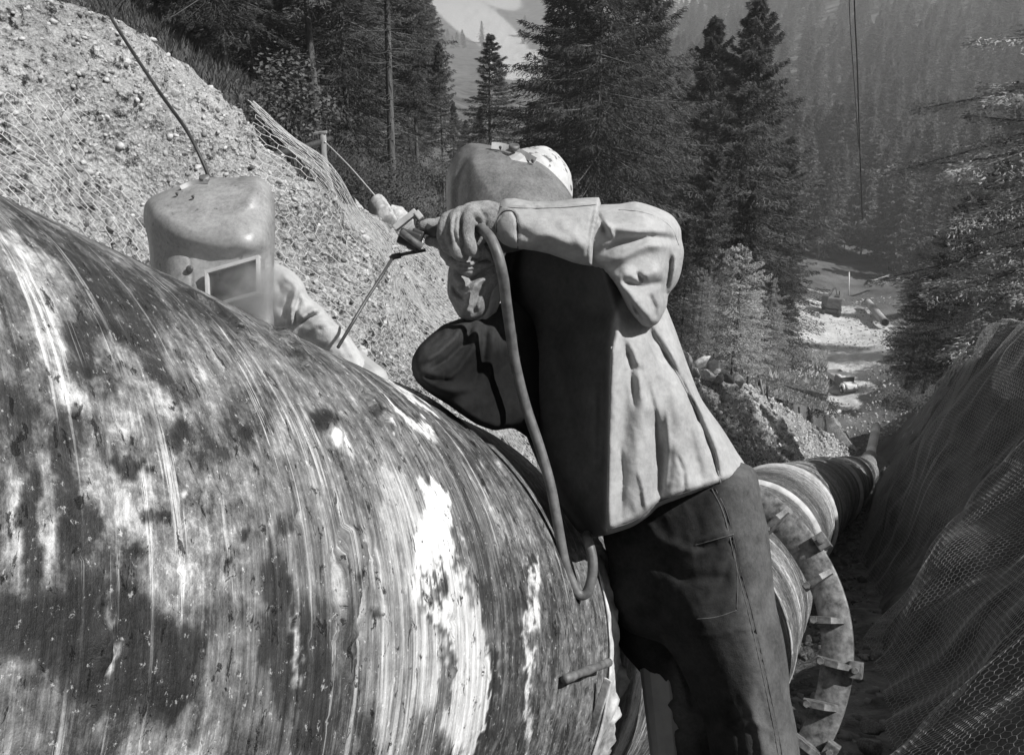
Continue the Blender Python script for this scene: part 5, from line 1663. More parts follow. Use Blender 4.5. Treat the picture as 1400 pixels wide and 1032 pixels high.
# gauntlet over the forearm
gau = [(672, 305), (675, 290), (681, 278), (690, 272), (702, 271), (724, 275), (750, 276), (768, 274), (783, 272), (801, 270.5), (819, 270), (821.5, 279), (819, 292), (816, 308), (813, 324), (811, 338), (810, 352), (809, 364), (796, 362), (783, 359), (767, 353), (750, 347), (732, 343), (714, 341), (700, 339), (688, 334), (678, 324)]
def gau_hook(v):
    return 0.0 * v[:, 0]
g_ = inflate('gauntlet', gau, [(680, 300, 1.915), (815, 275, 1.935), (810, 360, 1.915), (740, 310, 1.905)], 0.050, 38, M['leather'], man, sp=2.6, sm=1, back=1.4, smooth=False, hard=[[(819, 270), (822, 279), (816, 308), (811, 338), (809, 364)]],
        strokes=[([(684, 283), (720, 285), (770, 284), (816, 281)], 1.6, -0.004), ([(684, 277), (720, 279), (770, 278), (818, 274)], 3.5, 0.006),
                 ([(679, 318), (681, 300), (688, 290), (700, 288), (706, 297), (708, 320), (708, 341)], 1.7, -0.006), ([(812, 282), (806, 310), (802, 355)], 1.5, -0.003),
                 ([(722, 275), (735, 285), (750, 280)], 5, -0.008), ([(715, 335), (750, 320), (785, 335)], 9, 0.010), ([(700, 310), (730, 330), (775, 352)], 8, -0.008), ([(760, 300), (785, 320), (800, 345)], 9, 0.007), ([(818, 275), (814, 310), (808, 360)], 2.5, 0.006)],
        wr=[(8, 0.016, 0.3, 0.004, 51), (5, 0.12, 0.5, 0.0009, 52)])
gau1 = [o_ for o_ in man.children if o_.name.startswith('gauntlet')][0]
seam(gau1, [(679, 318), (680, 302), (686, 291), (698, 288), (706, 296), (708, 318), (708, 340)], .0012, M['iron'])
seam(gau1, [(684, 283), (720, 285), (768, 284), (816, 280)], .0009, M['trouser'])
slv1 = [o_ for o_ in man.children if o_.name.startswith('near_sleeve')][0]
seam(slv1, [(846, 287), (872, 289), (898, 297), (918, 312), (928, 335)], .0013, M['leather'])
# near glove: back of the hand and separate curled fingers
def skinned(name, chains, mat, parent, vox=0.003, smooth=4, disp=None):
    """chains: lists of (px,py,Z,radius m) -> one remeshed surface"""
    mb = MB()
    for ch in chains:
        ch = np.asarray(ch, float)
        n = max(10, len(ch) * 5)
        pr_ = catmull(ch, n)
        mb.tube(Pn(pr_[:, :3]), np.maximum(pr_[:, 3], 0.002), 14)
        for e in (0, -1):
            bm = bmesh.new(); bmesh.ops.create_icosphere(bm, subdivisions=2, radius=float(pr_[e, 3]) * 0.99)
            c = Pn(pr_[e, :3])
            mb.add([np.array(v.co[:]) + c for v in bm.verts], [[v.index for v in f_.verts] for f_ in bm.faces]); bm.free()
    me = mb.mesh('tmp')
    o = bpy.data.objects.new('tmp', me); COL.objects.link(o)
    m1 = o.modifiers.new('r', 'REMESH'); m1.mode = 'VOXEL'; m1.voxel_size = vox
    m2 = o.modifiers.new('s', 'SMOOTH'); m2.iterations = smooth; m2.factor = 0.5
    dg = bpy.context.evaluated_depsgraph_get()
    me2 = bpy.data.meshes.new_from_object(o.evaluated_get(dg))
    bpy.data.objects.remove(o); bpy.data.meshes.remove(me)
    me2.name = name
    co = np.zeros(len(me2.vertices) * 3, np.float32); me2.vertices.foreach_get('co', co); co = co.reshape(-1, 3).astype(float)
    if disp:
        nr = np.zeros(len(me2.vertices) * 3, np.float32); me2.vertices.foreach_get('normal', nr); nr = nr.reshape(-1, 3)
        q_ = proj(co)
        dz = np.zeros(len(co))
        for (pts_, wd, amp) in disp:
            dd, tt_ = seg_d(q_[:, :2], pts_)
            dz += amp * np.exp(-(dd / wd) ** 2) * np.clip(tt_ * 5 + .2, 0, 1) * np.clip((1 - tt_) * 5 + .2, 0, 1)
        dz += 0.0022 * fbm(co, 60, 3, 5)
        co = co + nr * dz[:, None]
        me2.vertices.foreach_set('co', co.astype(np.float32).ravel())
    me2.polygons.foreach_set('use_smooth', np.ones(len(me2.polygons), bool))
    me2.update()
    return child(name, me2, mat, parent)
skinned('near_glove', [
    [(702, 306, 1.935, .034), (684, 304, 1.925, .034), (666, 302, 1.92, .035), (648, 298, 1.915, .034), (634, 300, 1.91, .026)],
    [(690, 298, 1.925, .024), (668, 292, 1.912, .026), (648, 293, 1.905, .024)],
    [(660, 290, 1.90, .018), (643, 294, 1.882, .0175), (637, 316, 1.868, .0165), (643, 338, 1.875, .015), (651, 345, 1.89, .012)],
    [(650, 290, 1.90, .017), (626, 296, 1.882, .0165), (619, 318, 1.870, .0155), (625, 343, 1.878, .014), (634, 351, 1.89, .011)],
    [(640, 294, 1.91, .015), (613, 299, 1.892, .0145), (606, 317, 1.886, .014), (610, 336, 1.89, .0125), (619, 345, 1.90, .010)],
    [(650, 300, 1.93, .014), (618, 305, 1.93, .013), (600, 305, 1.93, .0125)],
    [(640, 300, 1.94, .015), (610, 308, 1.935, .0145), (588, 308, 1.93, .0145), (580, 309, 1.93, .0125)],
    [(668, 300, 1.92, .026), (660, 318, 1.92, .018), (652, 330, 1.92, .014)]],
    M['glove'], man, 0.0026, 3,
    [([(624, 292), (621, 315), (627, 338)], 1.8, -0.008), ([(630, 288), (628, 315), (634, 342)], 1.8, -0.009), ([(612, 298), (612, 318), (616, 338)], 1.8, -0.008),
     ([(656, 284), (664, 296), (664, 315)], 3, -0.004), ([(645, 290), (655, 305), (655, 325)], 3, -0.005)])
# far glove with its crumpled cuff below
skinned('far_glove', [
    [(655, 345, 1.96, .030), (632, 350, 1.95, .026), (618, 352, 1.945, .018)],
    [(662, 335, 1.97, .024), (668, 358, 1.98, .030), (655, 375, 1.98, .034)],
    [(640, 352, 1.93, .014), (620, 344, 1.92, .013), (608, 345, 1.92, .012), (612, 353, 1.925, .010)],
    [(645, 362, 1.93, .014), (626, 360, 1.92, .013), (615, 357, 1.92, .011)],
    [(650, 340, 1.95, .014), (630, 332, 1.94, .013), (600, 329, 1.94, .013), (588, 330, 1.94, .0125)],
    [(648, 370, 1.95, .014), (630, 368, 1.935, .013), (622, 365, 1.93, .010)]], M['glove'], man, 0.0028, 3,
    [([(622, 348), (640, 356), (660, 350)], 2, -0.006), ([(625, 362), (645, 366), (668, 356)], 2, -0.006), ([(655, 330), (665, 345), (675, 365)], 3, 0.006)])
inflate('far_cuff', [(615, 364), (632, 358), (655, 352), (676, 352), (684, 368), (683, 384), (674, 402), (664, 428), (646, 439), (629, 434), (619, 418), (612, 402), (612, 382)],
        [(620, 370, 1.95), (680, 370, 1.99), (640, 435, 1.98)], 0.045, 26, M['glove'], man, sp=2.4, sm=2,
        strokes=[([(620, 372), (645, 380), (678, 366)], 3.5, -0.014), ([(618, 380), (640, 392), (672, 378)], 4, 0.012), ([(617, 388), (622, 400), (634, 410)], 3, -0.014), ([(655, 385), (642, 402), (634, 425)], 4, 0.012),
                 ([(664, 388), (652, 408), (646, 432)], 3, -0.012), ([(628, 396), (640, 388), (652, 378)], 2.5, -0.010), ([(620, 412), (632, 422), (650, 428)], 3, 0.006), ([(640, 365), (660, 360), (680, 362)], 3, 0.008)],
        wr=[(40, 0.06, 0.5, 0.005, 61)])
# white cap and mask
inflate('cap', [(705, 208), (727, 201), (745, 200), (757, 206), (765, 213), (775, 226), (781, 240), (783, 262), (779, 276), (750, 280), (715, 262), (700, 235)], [(700, 230, 2.17), (780, 260, 2.19), (750, 205, 2.19)], 0.085, 42, M['cap'], man, sp=3, sm=3,
        strokes=[([(735, 203), (750, 222), (775, 245)], 4, -0.005), ([(745, 203), (765, 225), (779, 255)], 3, 0.005), ([(760, 215), (772, 240)], 2.5, -0.006)], wr=[(50, 0.05, 0.5, 0.006, 71)])
msk = [(612, 300), (610, 269), (610, 246), (615, 226), (626, 206), (643, 196), (671, 199), (704, 209), (731, 219), (750, 231), (770, 251), (782, 269), (786, 285), (780, 305), (745, 330), (700, 345), (655, 345), (622, 330)]
def mk_hook(v):
    x, y = v[:, 0], v[:, 1]
    h = np.zeros(len(v))
    rim = np.interp(y, [196, 220, 250, 300, 345], [652, 640, 634, 634, 650])
    h += 0.018 / (1 + np.exp((x - rim) / 2.5))                         # narrower front part left of the folded edge
    return h
maskp = inflate('welding_mask', msk, [(615, 260, 2.09), (780, 280, 2.05), (690, 200, 2.08), (700, 340, 2.04), (650, 330, 2.06)], 0.125, 78, M['mask'], man, hook=mk_hook, sp=3, sm=2,
        strokes=[([(617, 300), (616, 262), (622, 232), (634, 208)], 3.0, 0.006), ([(627, 300), (625, 262), (631, 235), (645, 212)], 2.5, -0.006),
                 ([(655, 205), (700, 216), (740, 232), (772, 262)], 2.5, 0.004), ([(776, 262), (783, 276), (784, 292)], 3, 0.006)])
def surfZ(o, px_, py_, rad=5):
    me_ = o.data; co = np.zeros(len(me_.vertices) * 3, np.float32); me_.vertices.foreach_get('co', co)
    q_ = proj(co.reshape(-1, 3) + np.array(o.parent.location))
    d_ = np.hypot(q_[:, 0] - px_, q_[:, 1] - py_)
    m_ = d_ < rad
    if not m_.any(): m_ = d_ < d_.min() + 3
    return float(q_[m_, 2].min())
# strap and wing nut on the crown of the mask
def strip(name, pts, w_px, th, mat, parent, nrm=None):
    """thin curved strip through px,py,Z points"""
    c = catmull(pts, 18)
    Wd = Pn(c)
    T = np.gradient(Wd, axis=0); T /= np.linalg.norm(T, axis=1)[:, None]
    view = Wd / np.linalg.norm(Wd, axis=1)[:, None]
    S = np.cross(T, view); S /= np.linalg.norm(S, axis=1)[:, None]
    w = (w_px * c[:, 2] / F)[:, None]
    up_ = -view
    V = np.stack([Wd - S * w, Wd + S * w, Wd + S * w + up_ * th, Wd - S * w + up_ * th], 1).reshape(-1, 3)
    Fc = [tuple(q) for q in grid_faces(len(c), 4, True)] + [(3, 2, 1, 0), tuple(len(c) * 4 - 4 + k for k in range(4))]
    return child(name, new_mesh(name, V, Fc, False), mat, parent)
inv_ = [(x_, y_, surfZ(maskp, x_, y_ + 5, 4) + .006) for x_, y_ in [(672, 199), (690, 201), (712, 209), (732, 220)]]
strip('mask_hinge', inv_, 4.5, 0.006, M['band'], maskp)
def knob(px_, py_, Z_, r_, mat, parent, name='knob', h=0.008, face=False):
    c = np.array(P(px_, py_, Z_)); u = np.array([0, -1.0, 0.35]) if face else np.array([0, -0.3, 1.0]); u /= np.linalg.norm(u)
    mb = MB(); mb.tube([c - u * h * 0.6, c - u * h * .1, c, c + u * h * 0.4, c + u * h * 0.9, c + u * h], [r_ * .5, r_ * .5, r_ * 0.9, r_, r_ * .92, r_ * .6], 18)
    return child(name, mb.mesh(name), mat, parent)
knob(703, 203, surfZ(maskp, 702, 210) - .002, 0.012, M['rust'], maskp)
knob(684, 203, surfZ(maskp, 684, 206) - .004, 0.003, M['iron'], maskp, 'rivet', .005); knob(728, 221, surfZ(maskp, 728, 222) - .004, 0.003, M['iron'], maskp, 'rivet', .005)
# boots
for k, (px_, py_, Z_) in enumerate([(1040, 1335, 2.13), (925, 1325, 2.37)]):
    b0 = np.array(P(px_, py_, Z_)); fz = b0[2]
    o_ = np.array([b0[0], b0[1], b0[2]])
    ch = [o_ + [0, 0, .06], o_ + [0, 0, -0.02], o_ + [-0.03, 0.02, -0.055], o_ + [-0.12, 0.07, -0.065], o_ + [-0.17, 0.10, -0.07]]
    mb = MB().tube(catmull(ch, 18), catmull(np.array([[.055, 0, 0], [.055, 0, 0], [.055, 0, 0], [.045, 0, 0], [.03, 0, 0]]), 18)[:, 0], 14)
    child('boot', mb.mesh('boot'), M['boot'], man)
    mb = MB().box(o_ + [-0.07, 0.04, -0.105], np.array([.13, -0.075, 0]), np.array([.024, .042, 0]), np.array([0, 0, .012]), .004)
    child('boot_sole', mb.mesh('boot_sole'), M['tyre'], man)

# ------------------------------------------------------------------ electrode holder with its cable, held in the gloves
hold = empty('electrode_holder', P(600, 330, 1.93), 'electrode holder with a long stick electrode and thick hanging cable in the near welder\'s gloves', 'welding tool')
mb = MB(); mb.tube(Pn([(582, 312, 1.925), (600, 318, 1.93), (640, 318, 1.93), (662, 318, 1.92)]), .013, 12)
child('handle', mb.mesh('handle'), M['iron'], hold)
c = P(560, 327, 1.925)
ux = np.array(C2W((.95, .35, 0))); uy = np.array(C2W((-.35, .95, 0))); uz = np.array(C2W((0, 0, 1)))
mb = MB().box(c, ux * .022, uy * .016, uz * .013, .004); mb.box(np.array(c) + ux * .012 + uy * -.002, ux * .012, uy * .021, uz * .010, .003)
child('jaw', mb.mesh('jaw', False), M['iron'], hold)
mb = MB().tube(Pn([(549, 318, 1.905), (562, 328, 1.90), (577, 338, 1.905)]), .0075, 12)
child('clamp_screw', mb.mesh('clamp_screw'), M['rust'], hold)
mb = MB()
a0 = np.array(P(541, 315, 1.93)); a1 = np.array(P(571, 291, 1.93))
u = (a1 - a0); L_ = np.linalg.norm(u); u /= L_; v = np.cross(u, uz)
mb.box((a0 + a1) / 2 + v * .004, u * L_ / 2, v * .006, uz * .011, .002)
mb.box(np.array(P(573, 295, 1.93)), u * .006, v * .009, uz * .013, .002)
child('spring_lever', mb.mesh('spring_lever', False), M['band'], hold)
mb = MB().tube(Pn([(582, 342, 1.93), (560, 346, 1.93), (545, 349, 1.93), (537, 352, 1.93)]), .0035, 8)
mb.tube(Pn([(548, 349, 1.93), (538, 351, 1.93), (534, 354, 1.93)]), .006, 8)
child('contact_arm', mb.mesh('contact_arm'), M['iron'], hold)
mb = MB().tube(Pn([(537, 352, 1.93), (520, 380, 1.90), (500, 411, 1.86), (462, 475, 1.78)]), .0032, 10)
child('electrode', mb.mesh('electrode'), M['iron'], hold)
cab = [(640, 318, 1.93), (655, 312, 1.90), (664, 318, 1.875), (672, 328, 1.86), (681, 350, 1.85), (688, 380, 1.86), (692, 412, 1.885), (698, 455, 1.92), (704, 495, 1.95), (718, 552, 1.975), (737, 609, 1.98), (752, 661, 1.98), (761, 708, 1.98), (772, 768, 1.985), (783, 798, 1.985), (792, 812, 1.985), (802, 810, 1.985), (809, 790, 1.985), (810, 765, 1.99), (805, 742, 2.0), (802, 736, 2.03), (804, 730, 2.08)]
mb = MB().tube(Pn(catmull(cab, 160)), .0108, 16)
child('cable', mb.mesh('cable'), M['cable'], hold)

# ================================================================== far welder behind the pipe
man2 = empty('person', P(330, 980, 2.35), 'far welder crouched behind the pipe with a domed welding mask turned towards the camera', 'person')
J = [(380, 760, 2.3), (370, 640, 2.25), (350, 540, 2.2), (335, 490, 2.15), (312, 440, 2.08), (300, 390, 2.02), (292, 345, 2.0), (285, 300, 2.0),
     (385, 430, 2.1), (440, 470, 2.05), (495, 510, 1.92), (520, 525, 1.85), (255, 520, 2.2), (210, 560, 2.1), (240, 480, 1.95), (262, 450, 1.85),
     (430, 800, 2.3), (450, 960, 2.2), (440, 1090, 2.35), (340, 800, 2.35), (330, 960, 2.25), (330, 1090, 2.4)]
Eg = [(0, 1), (1, 2), (2, 3), (3, 4), (4, 5), (5, 6), (6, 7), (3, 8), (8, 9), (9, 10), (10, 11), (3, 12), (12, 13), (13, 14), (14, 15), (0, 16), (16, 17), (17, 18), (0, 19), (19, 20), (20, 21)]
rd = [.13, .12, .12, .10, .05, .055, .075, .065, .05, .042, .035, .03, .05, .042, .034, .028, .075, .06, .045, .075, .06, .045]
figure(man2, J, Eg, rd)
arm2 = [(350, 372), (374, 360), (397, 369), (414, 386), (422, 404), (441, 421), (456, 438), (475, 457), (490, 478), (502, 501), (498, 525), (470, 530), (430, 520), (395, 500), (365, 470), (345, 430)]
inflate('sleeve', arm2, [(370, 400, 2.02), (420, 440, 1.99), (500, 510, 1.90), (480, 470, 1.92)], 0.075, 40, M['shirt'], man2, sp=3, sm=3,
        strokes=[([(398, 400), (392, 418), (391, 438)], 3.5, -0.020), ([(406, 396), (398, 420), (398, 445)], 3.5, 0.012), ([(412, 400), (404, 425), (404, 450)], 3, -0.012),
                 ([(407, 446), (422, 434), (440, 428), (448, 431)], 3.2, -0.018), ([(408, 438), (424, 426), (440, 420)], 4, 0.012), ([(412, 458), (435, 442), (452, 442)], 5, 0.012), ([(385, 375), (400, 385), (412, 400)], 5, 0.010),
                 ([(430, 478), (460, 470), (480, 470)], 4, -0.006), ([(375, 380), (385, 400), (384, 430)], 6, -0.008), ([(460, 450), (475, 470), (488, 492)], 5, 0.006)],
        wr=[(40, 0.035, 0.5, 0.006, 81), (10, 0.12, 0.7, 0.0015, 82)])
inflate('jacket', [(215, 500), (260, 440), (310, 425), (370, 430), (410, 470), (440, 560), (450, 700), (455, 800), (380, 820), (300, 810), (270, 700), (230, 600)], [(330, 480, 2.18), (380, 760, 2.3), (300, 760, 2.34), (420, 600, 2.22)], 0.14, 80, M['shirt'], man2, sp=7, wr=[(70, 0.02, .5, .012, 83)])
inflate('trousers', [(300, 790), (370, 800), (455, 790), (480, 900), (490, 1000), (470, 1110), (410, 1110), (400, 1000), (385, 900), (375, 1000), (365, 1110), (310, 1110), (300, 1000), (290, 900)], [(380, 800, 2.3), (450, 960, 2.2), (330, 960, 2.25), (440, 1090, 2.35), (330, 1090, 2.4)], 0.09, 45, M['trouser'], man2, sp=7)
for k, (px_, py_, Z_) in enumerate([(440, 1112, 2.35), (335, 1112, 2.4)]):
    o_ = np.array(P(px_, py_, Z_))
    ch = [o_ + [0, 0, .06], o_ + [0, 0, -0.02], o_ + [-0.0, -0.03, -0.055], o_ + [-0.0, -0.13, -0.065], o_ + [0, -0.19, -0.07]]
    mb = MB().tube(catmull(ch, 18), catmull(np.array([[.055, 0, 0], [.055, 0, 0], [.055, 0, 0], [.045, 0, 0], [.03, 0, 0]]), 18)[:, 0], 14)
    child('boot', mb.mesh('boot'), M['boot'], man2)
m2 = [(196, 292), (198, 280), (205, 271), (218, 264), (241, 255), (262, 247), (286, 243), (320, 243), (350, 241), (362, 247), (371, 260), (376, 280), (376, 316), (375, 360), (373, 420), (372, 450), (330, 455), (270, 440), (208, 420), (206, 372), (203, 333), (197, 305)]
def m2_hook(v):
    x, y = v[:, 0], v[:, 1]
    brow = np.interp(x, [195, 250, 300, 375], [318, 335, 346, 340])
    s = 1 / (1 + np.exp(-(y - brow) / 3.0))
    h = 0.022 * s                                                        # flat face plate set back under the dome
    h += -0.012 * np.exp(-((y - brow + 22) / 20) ** 2)
    side = np.clip((np.abs(x - 286) - 78) / 6, 0, 1)
    return h * (1 - 0.9 * side)
mask2 = inflate('welding_mask', m2, [(200, 300, 1.95), (375, 300, 1.93), (286, 260, 1.96), (286, 430, 1.90), (210, 430, 1.93), (370, 430, 1.92)], 0.115, lambda v: 44 + 50 * np.clip((345 - v[:, 1]) / 60, 0, 1), M['mask_pale'], man2, hook=m2_hook, sp=2.8, sm=2,
        strokes=[([(209, 350), (210, 390), (212, 430)], 2.0, -0.004), ([(367, 340), (367, 380), (366, 430)], 2.0, -0.004), ([(258, 344), (262, 380), (262, 430)], 1.6, -0.003)])
# window of the mask
wz = surfZ(mask2, 318, 385, 30) - .012
fr = [(283, 372), (353, 352), (354, 398), (298, 418)]
cz = [wz + .008, wz - .004, wz - .004, wz + .006]
fp = [np.array(P(a[0], a[1], z)) for a, z in zip([(283, 372), (353, 352), (354, 400), (285, 420)], cz)]
def bar(a, b, r_, name, mat, par):
    mb = MB(); u = (b - a); L_ = np.linalg.norm(u); u /= L_; v = np.array(C2W((0, 0, 1))); w_ = np.cross(u, v); w_ /= np.linalg.norm(w_); v = np.cross(w_, u)
    mb.box((a + b) / 2, u * (L_ / 2 + r_), w_ * r_, v * r_ * 1.6, r_ * .3)
    return child(name, mb.mesh(name, False), mat, par)
for k in range(4):
    bar(fp[k], fp[(k + 1) % 4], .0035, 'window_frame', M['frame'], mask2)
mb = MB(); cc = sum(fp) / 4
V = [cc + (q_ - cc) * .97 + np.array(C2W((0, 0, .004))) for q_ in fp]
V += [v_ + np.array(C2W((0, 0, .004))) for v_ in V]
mb.add(V, [(0, 1, 2, 3), (7, 6, 5, 4), (0, 4, 5, 1), (1, 5, 6, 2), (2, 6, 7, 3), (3, 7, 4, 0)])
child('filter_glass', mb.mesh('filter_glass', False), M['glass_dark'], mask2)
# box holding the window against the face plate
mb = MB(); V = fp + [q_ + np.array(C2W((0, 0, .05))) for q_ in fp]
mb.add(V, [(0, 4, 5, 1), (1, 5, 6, 2), (2, 6, 7, 3), (3, 7, 4, 0)])
child('window_box', mb.mesh('window_box', False), M['mask_pale'], mask2)
knob(260, 368, surfZ(mask2, 260, 368) - .001, .007, M['iron'], mask2, 'rivet', .006, True)
knob(280, 246, surfZ(mask2, 280, 248) + .008, .011, M['rust'], mask2)
strip('mask_hinge', [(x_, y_, surfZ(mask2, x_, y_, 4) - .002) for x_, y_ in [(247, 257), (258, 252), (270, 249), (284, 248)]], 3, .003, M['band'], mask2)
knob(242, 266, surfZ(mask2, 242, 266) - .001, .003, M['iron'], mask2, 'rivet', .004); knob(264, 270, surfZ(mask2, 264, 270) - .001, .003, M['iron'], mask2, 'rivet', .004)
# ------------------------------------------------------------------ fence, cables, machines
def post(px0, py0, px1, py1, Z, r_, label, group=None, cap=False, bendv=0.0):
    a, b = np.array(P(px1, py1, Z)), np.array(P(px0, py0, Z))
    b0 = a - (b - a) * 0.35
    mid_ = (a + b) / 2 + np.array([bendv, 0, 0])
    pth = catmull([b0, a, mid_, b], 14)
    e = empty('fence_post', tuple(a), label, 'post', group)
    mb = MB().tube(pth, r_ * (1 + 0.1 * np.sin(np.arange(14) * 1.7)), 9)
    child('stake', mb.mesh('stake'), M['wood'], e)
    if cap:
        mb = MB().box(b + np.array([-.03, 0, .01]), np.array([.085, 0, .01]), np.array([0, .05, 0]), np.array([0, 0, .015]), .005)
        child('cap_board', mb.mesh('cap_board', False), M['wood'], e)
    return e
post(441, 183, 453, 262, 12.2, 0.045, 'crooked wooden fence post standing on the bank crest under the spruces', None, True, -0.03)
for k, (x0, y0, x1, y1, Z_, lb) in enumerate([(1014, 512, 1015, 532, 33, 'first short stake along the bank crest behind the near welder'), (1039, 514, 1044, 543, 36, 'tallest dark stake leaning on the bank crest'),
                               (1049, 524, 1049, 546, 37, 'dark stake immediately right of the tallest one'), (1077, 541, 1077, 560, 43, 'lone stake in the middle of the bank crest'),
                               (1092, 552, 1093, 568, 47, 'low stake next along the crest from the lone one'), (1108, 562, 1108, 575, 51, 'last small stake before the dark hollow'),
                               (1128, 540, 1126, 566, 84, 'thin stake beside the dark bush left of the lorry')]):
    post(x0, y0 + 4, x1, y1, Z_, 0.045, lb, 'stakes along the bank crest')
def cable(name, pts, r_, mat, label, cat, group=None, seg=6, n=60):
    mb = MB().tube(Pn(catmull(pts, n)), r_, seg)
    o = link(name, mb.mesh(name), mat)
    tag(o, label, cat, group)
    return o
cable('fence_wire', [(444, 194, 12.15), (478, 228, 12.8), (513, 268, 13.2)], 0.009, M['wire'], 'single twisted wire running down from the crooked post to the boulders', 'wire')
cable('leaning_beam', [(318, 262, 9.6), (345, 236, 10.2), (372, 214, 10.7), (404, 205, 11.3), (452, 190, 12.6)], 0.04, M['iron'], 'dark bent beam leaning on the bank crest beside the leafy bush', 'beam', None, 8)
cable('welding_cable', [(330, 900, 2.5), (322, 520, 2.36), (306, 330, 2.2), (290, 262, 2.14), (283, 236, 2.12), (267, 200, 2.12), (251, 172, 2.14), (222, 132, 2.2), (193, 89, 2.28), (172, 57, 2.36), (154, 28, 2.45), (141, 0, 2.55), (118, -60, 2.8), (80, -200, 3.4)], 0.0042, M['cable_dark'], 'thin dark cable rising from behind the far welder\'s mask to the upper left', 'cable')
cable('cableway_rope', [(1166, -120, 38), (1168, 0, 40), (1172, 90, 44), (1175, 190, 50), (1179, 300, 60)], 0.032, M['cable_dark'], 'thicker right-hand rope hanging down in front of the distant forest', 'rope', 'ropes hanging before the forest')
cable('cableway_rope', [(1159, -120, 38), (1161, 0, 40), (1164, 60, 43), (1169, 130, 47), (1174, 200, 52)], 0.018, M['cable_dark'], 'thinner left-hand rope hanging down in front of the distant forest', 'rope', 'ropes hanging before the forest')

class Loc:
    """local frame on the ground: parts are built in metres and placed"""
    def __init__(s, c, rot):
        s.c = np.array(c, float); c_, s_ = math.cos(rot), math.sin(rot)
        s.R = np.array([[c_, s_, 0], [-s_, c_, 0], [0, 0, 1.0]])
    def p(s, v): return s.c + np.asarray(v, float) @ s.R
    def d(s, v): return np.asarray(v, float) @ s.R
    def box(s, mb, c, hx, hy, hz, bev=0.03):
        return mb.box(s.p(c), s.d((hx, 0, 0)), s.d((0, hy, 0)), s.d((0, 0, hz)), bev)
# lorry: faces the camera on the track; local -y is its front
gp = P(1148, 541, 126); gp.z = surf(gp.x, gp.y)
trk = empty('parked_lorry', gp, 'small pale lorry parked on the shaded track facing the camera', 'lorry')
lo = Loc(gp, math.radians(10))
lo.c = lo.c + np.array([0, 0, .1])
def part(nm, mat, f_, par, smooth=False):
    mb = MB(); f_(mb)
    return child(nm, mb.mesh(nm, smooth), mat, par)
part('chassis', M['dark_paint'], lambda m: (lo.box(m, (0, 0, .65), .75, 2.4, .12), lo.box(m, (0, -2.45, .6), 1.0, .08, .12)), trk)
cabp = part('cab', M['dark_paint'], lambda m: (lo.box(m, (0, -.6, 1.35), .98, .75, .62, .08),), trk)
part('roof', M['white_paint'], lambda m: (lo.box(m, (0, -.5, 2.06), 1.02, .85, .09, .05),), trk)
part('bonnet', M['white_paint'], lambda m: (lo.box(m, (0, -1.85, 1.22), .62, .62, .16, .1), lo.box(m, (0, -2.0, 1.0), .6, .5, .22, .06)), trk)
for sx in (-1, 1):
    part('mudguard', M['white_paint'], lambda m: m.tube([lo.p((sx * .82, -1.25, .75)), lo.p((sx * .82, -1.45, 1.1)), lo.p((sx * .82, -1.8, 1.2)), lo.p((sx * .82, -2.15, 1.05)), lo.p((sx * .82, -2.3, .7))], .17, 8), trk, True)
    part('headlight', M['band'], lambda m: m.tube([lo.p((sx * .5, -2.45, 1.0)), lo.p((sx * .5, -2.58, 1.0))], .13, 12), trk, True)
    for sy in (-1.8, 1.5):
        w_ = part('wheel', M['tyre'], lambda m: m.tube([lo.p((sx * .72, sy, .42)), lo.p((sx * .76, sy, .42)), lo.p((sx * .94, sy, .42)), lo.p((sx * .98, sy, .42))], [.36, .42, .42, .36], 20), trk)
        part('hub', M['band'], lambda m: m.tube([lo.p((sx * .97, sy, .42)), lo.p((sx * 1.0, sy, .42))], .17, 12), w_)
part('windscreen', M['glass_dark'], lambda m: (lo.box(m, (0, -1.362, 1.68), .85, .012, .24, .005),), trk)
part('side_window', M['glass_dark'], lambda m: (lo.box(m, (.985, -.6, 1.65), .012, .45, .22, .005),), trk)
part('load_bed', M['mid_paint'], lambda m: (lo.box(m, (0, 1.35, 1.0), 1.05, 1.25, .08), lo.box(m, (1.02, 1.35, 1.3), .04, 1.25, .28, .02), lo.box(m, (-1.02, 1.35, 1.3), .04, 1.25, .28, .02), lo.box(m, (0, .15, 1.4), 1.0, .04, .36, .02), lo.box(m, (0, 2.58, 1.3), 1.0, .04, .28, .02)), trk)
# tracked crane with its lattice boom lowered to the left
gp = P(1136, 428, 156); gp.z = surf(gp.x, gp.y)
crn = empty('tracked_crane', gp, 'tracked crane on the sunlit track with its lattice boom lowered to the left', 'crane')
lo = Loc(gp, math.radians(-20))
for sx in (-1, 1):
    part('crawler_track', M['tyre'], lambda m: (lo.box(m, (sx * 1.25, 0, .5), .32, 1.9, .42, .3),), crn)
part('undercarriage', M['iron'], lambda m: (lo.box(m, (0, 0, .8), 1.0, .9, .25), m.tube([lo.p((0, 0, .9)), lo.p((0, 0, 1.2))], .7, 16)), crn)
part('machine_house', M['crane_paint'], lambda m: (lo.box(m, (.35, .5, 2.1), 1.15, 1.5, .85, .12), lo.box(m, (.35, 1.7, 1.8), 1.2, .35, .6, .08)), crn)
part('roof_hatch', M['iron'], lambda m: (lo.box(m, (.7, .2, 3.05), .35, .5, .12, .05), m.tube([lo.p((.9, 1.4, 2.9)), lo.p((.9, 1.4, 3.6))], .09, 8)), crn)
part('engine_grille', M['iron'], lambda m: [lo.box(m, (1.52, .2 + .28 * q_, 2.1), .02, .1, .6, .01) for q_ in range(5)], crn)
part('cab', M['dark_paint'], lambda m: (lo.box(m, (-1.15, -.4, 2.3), .5, .75, 1.0, .08),), crn)
part('cab_window', M['glass_dark'], lambda m: (lo.box(m, (-1.15, -1.16, 2.6), .4, .012, .5, .005),), crn)
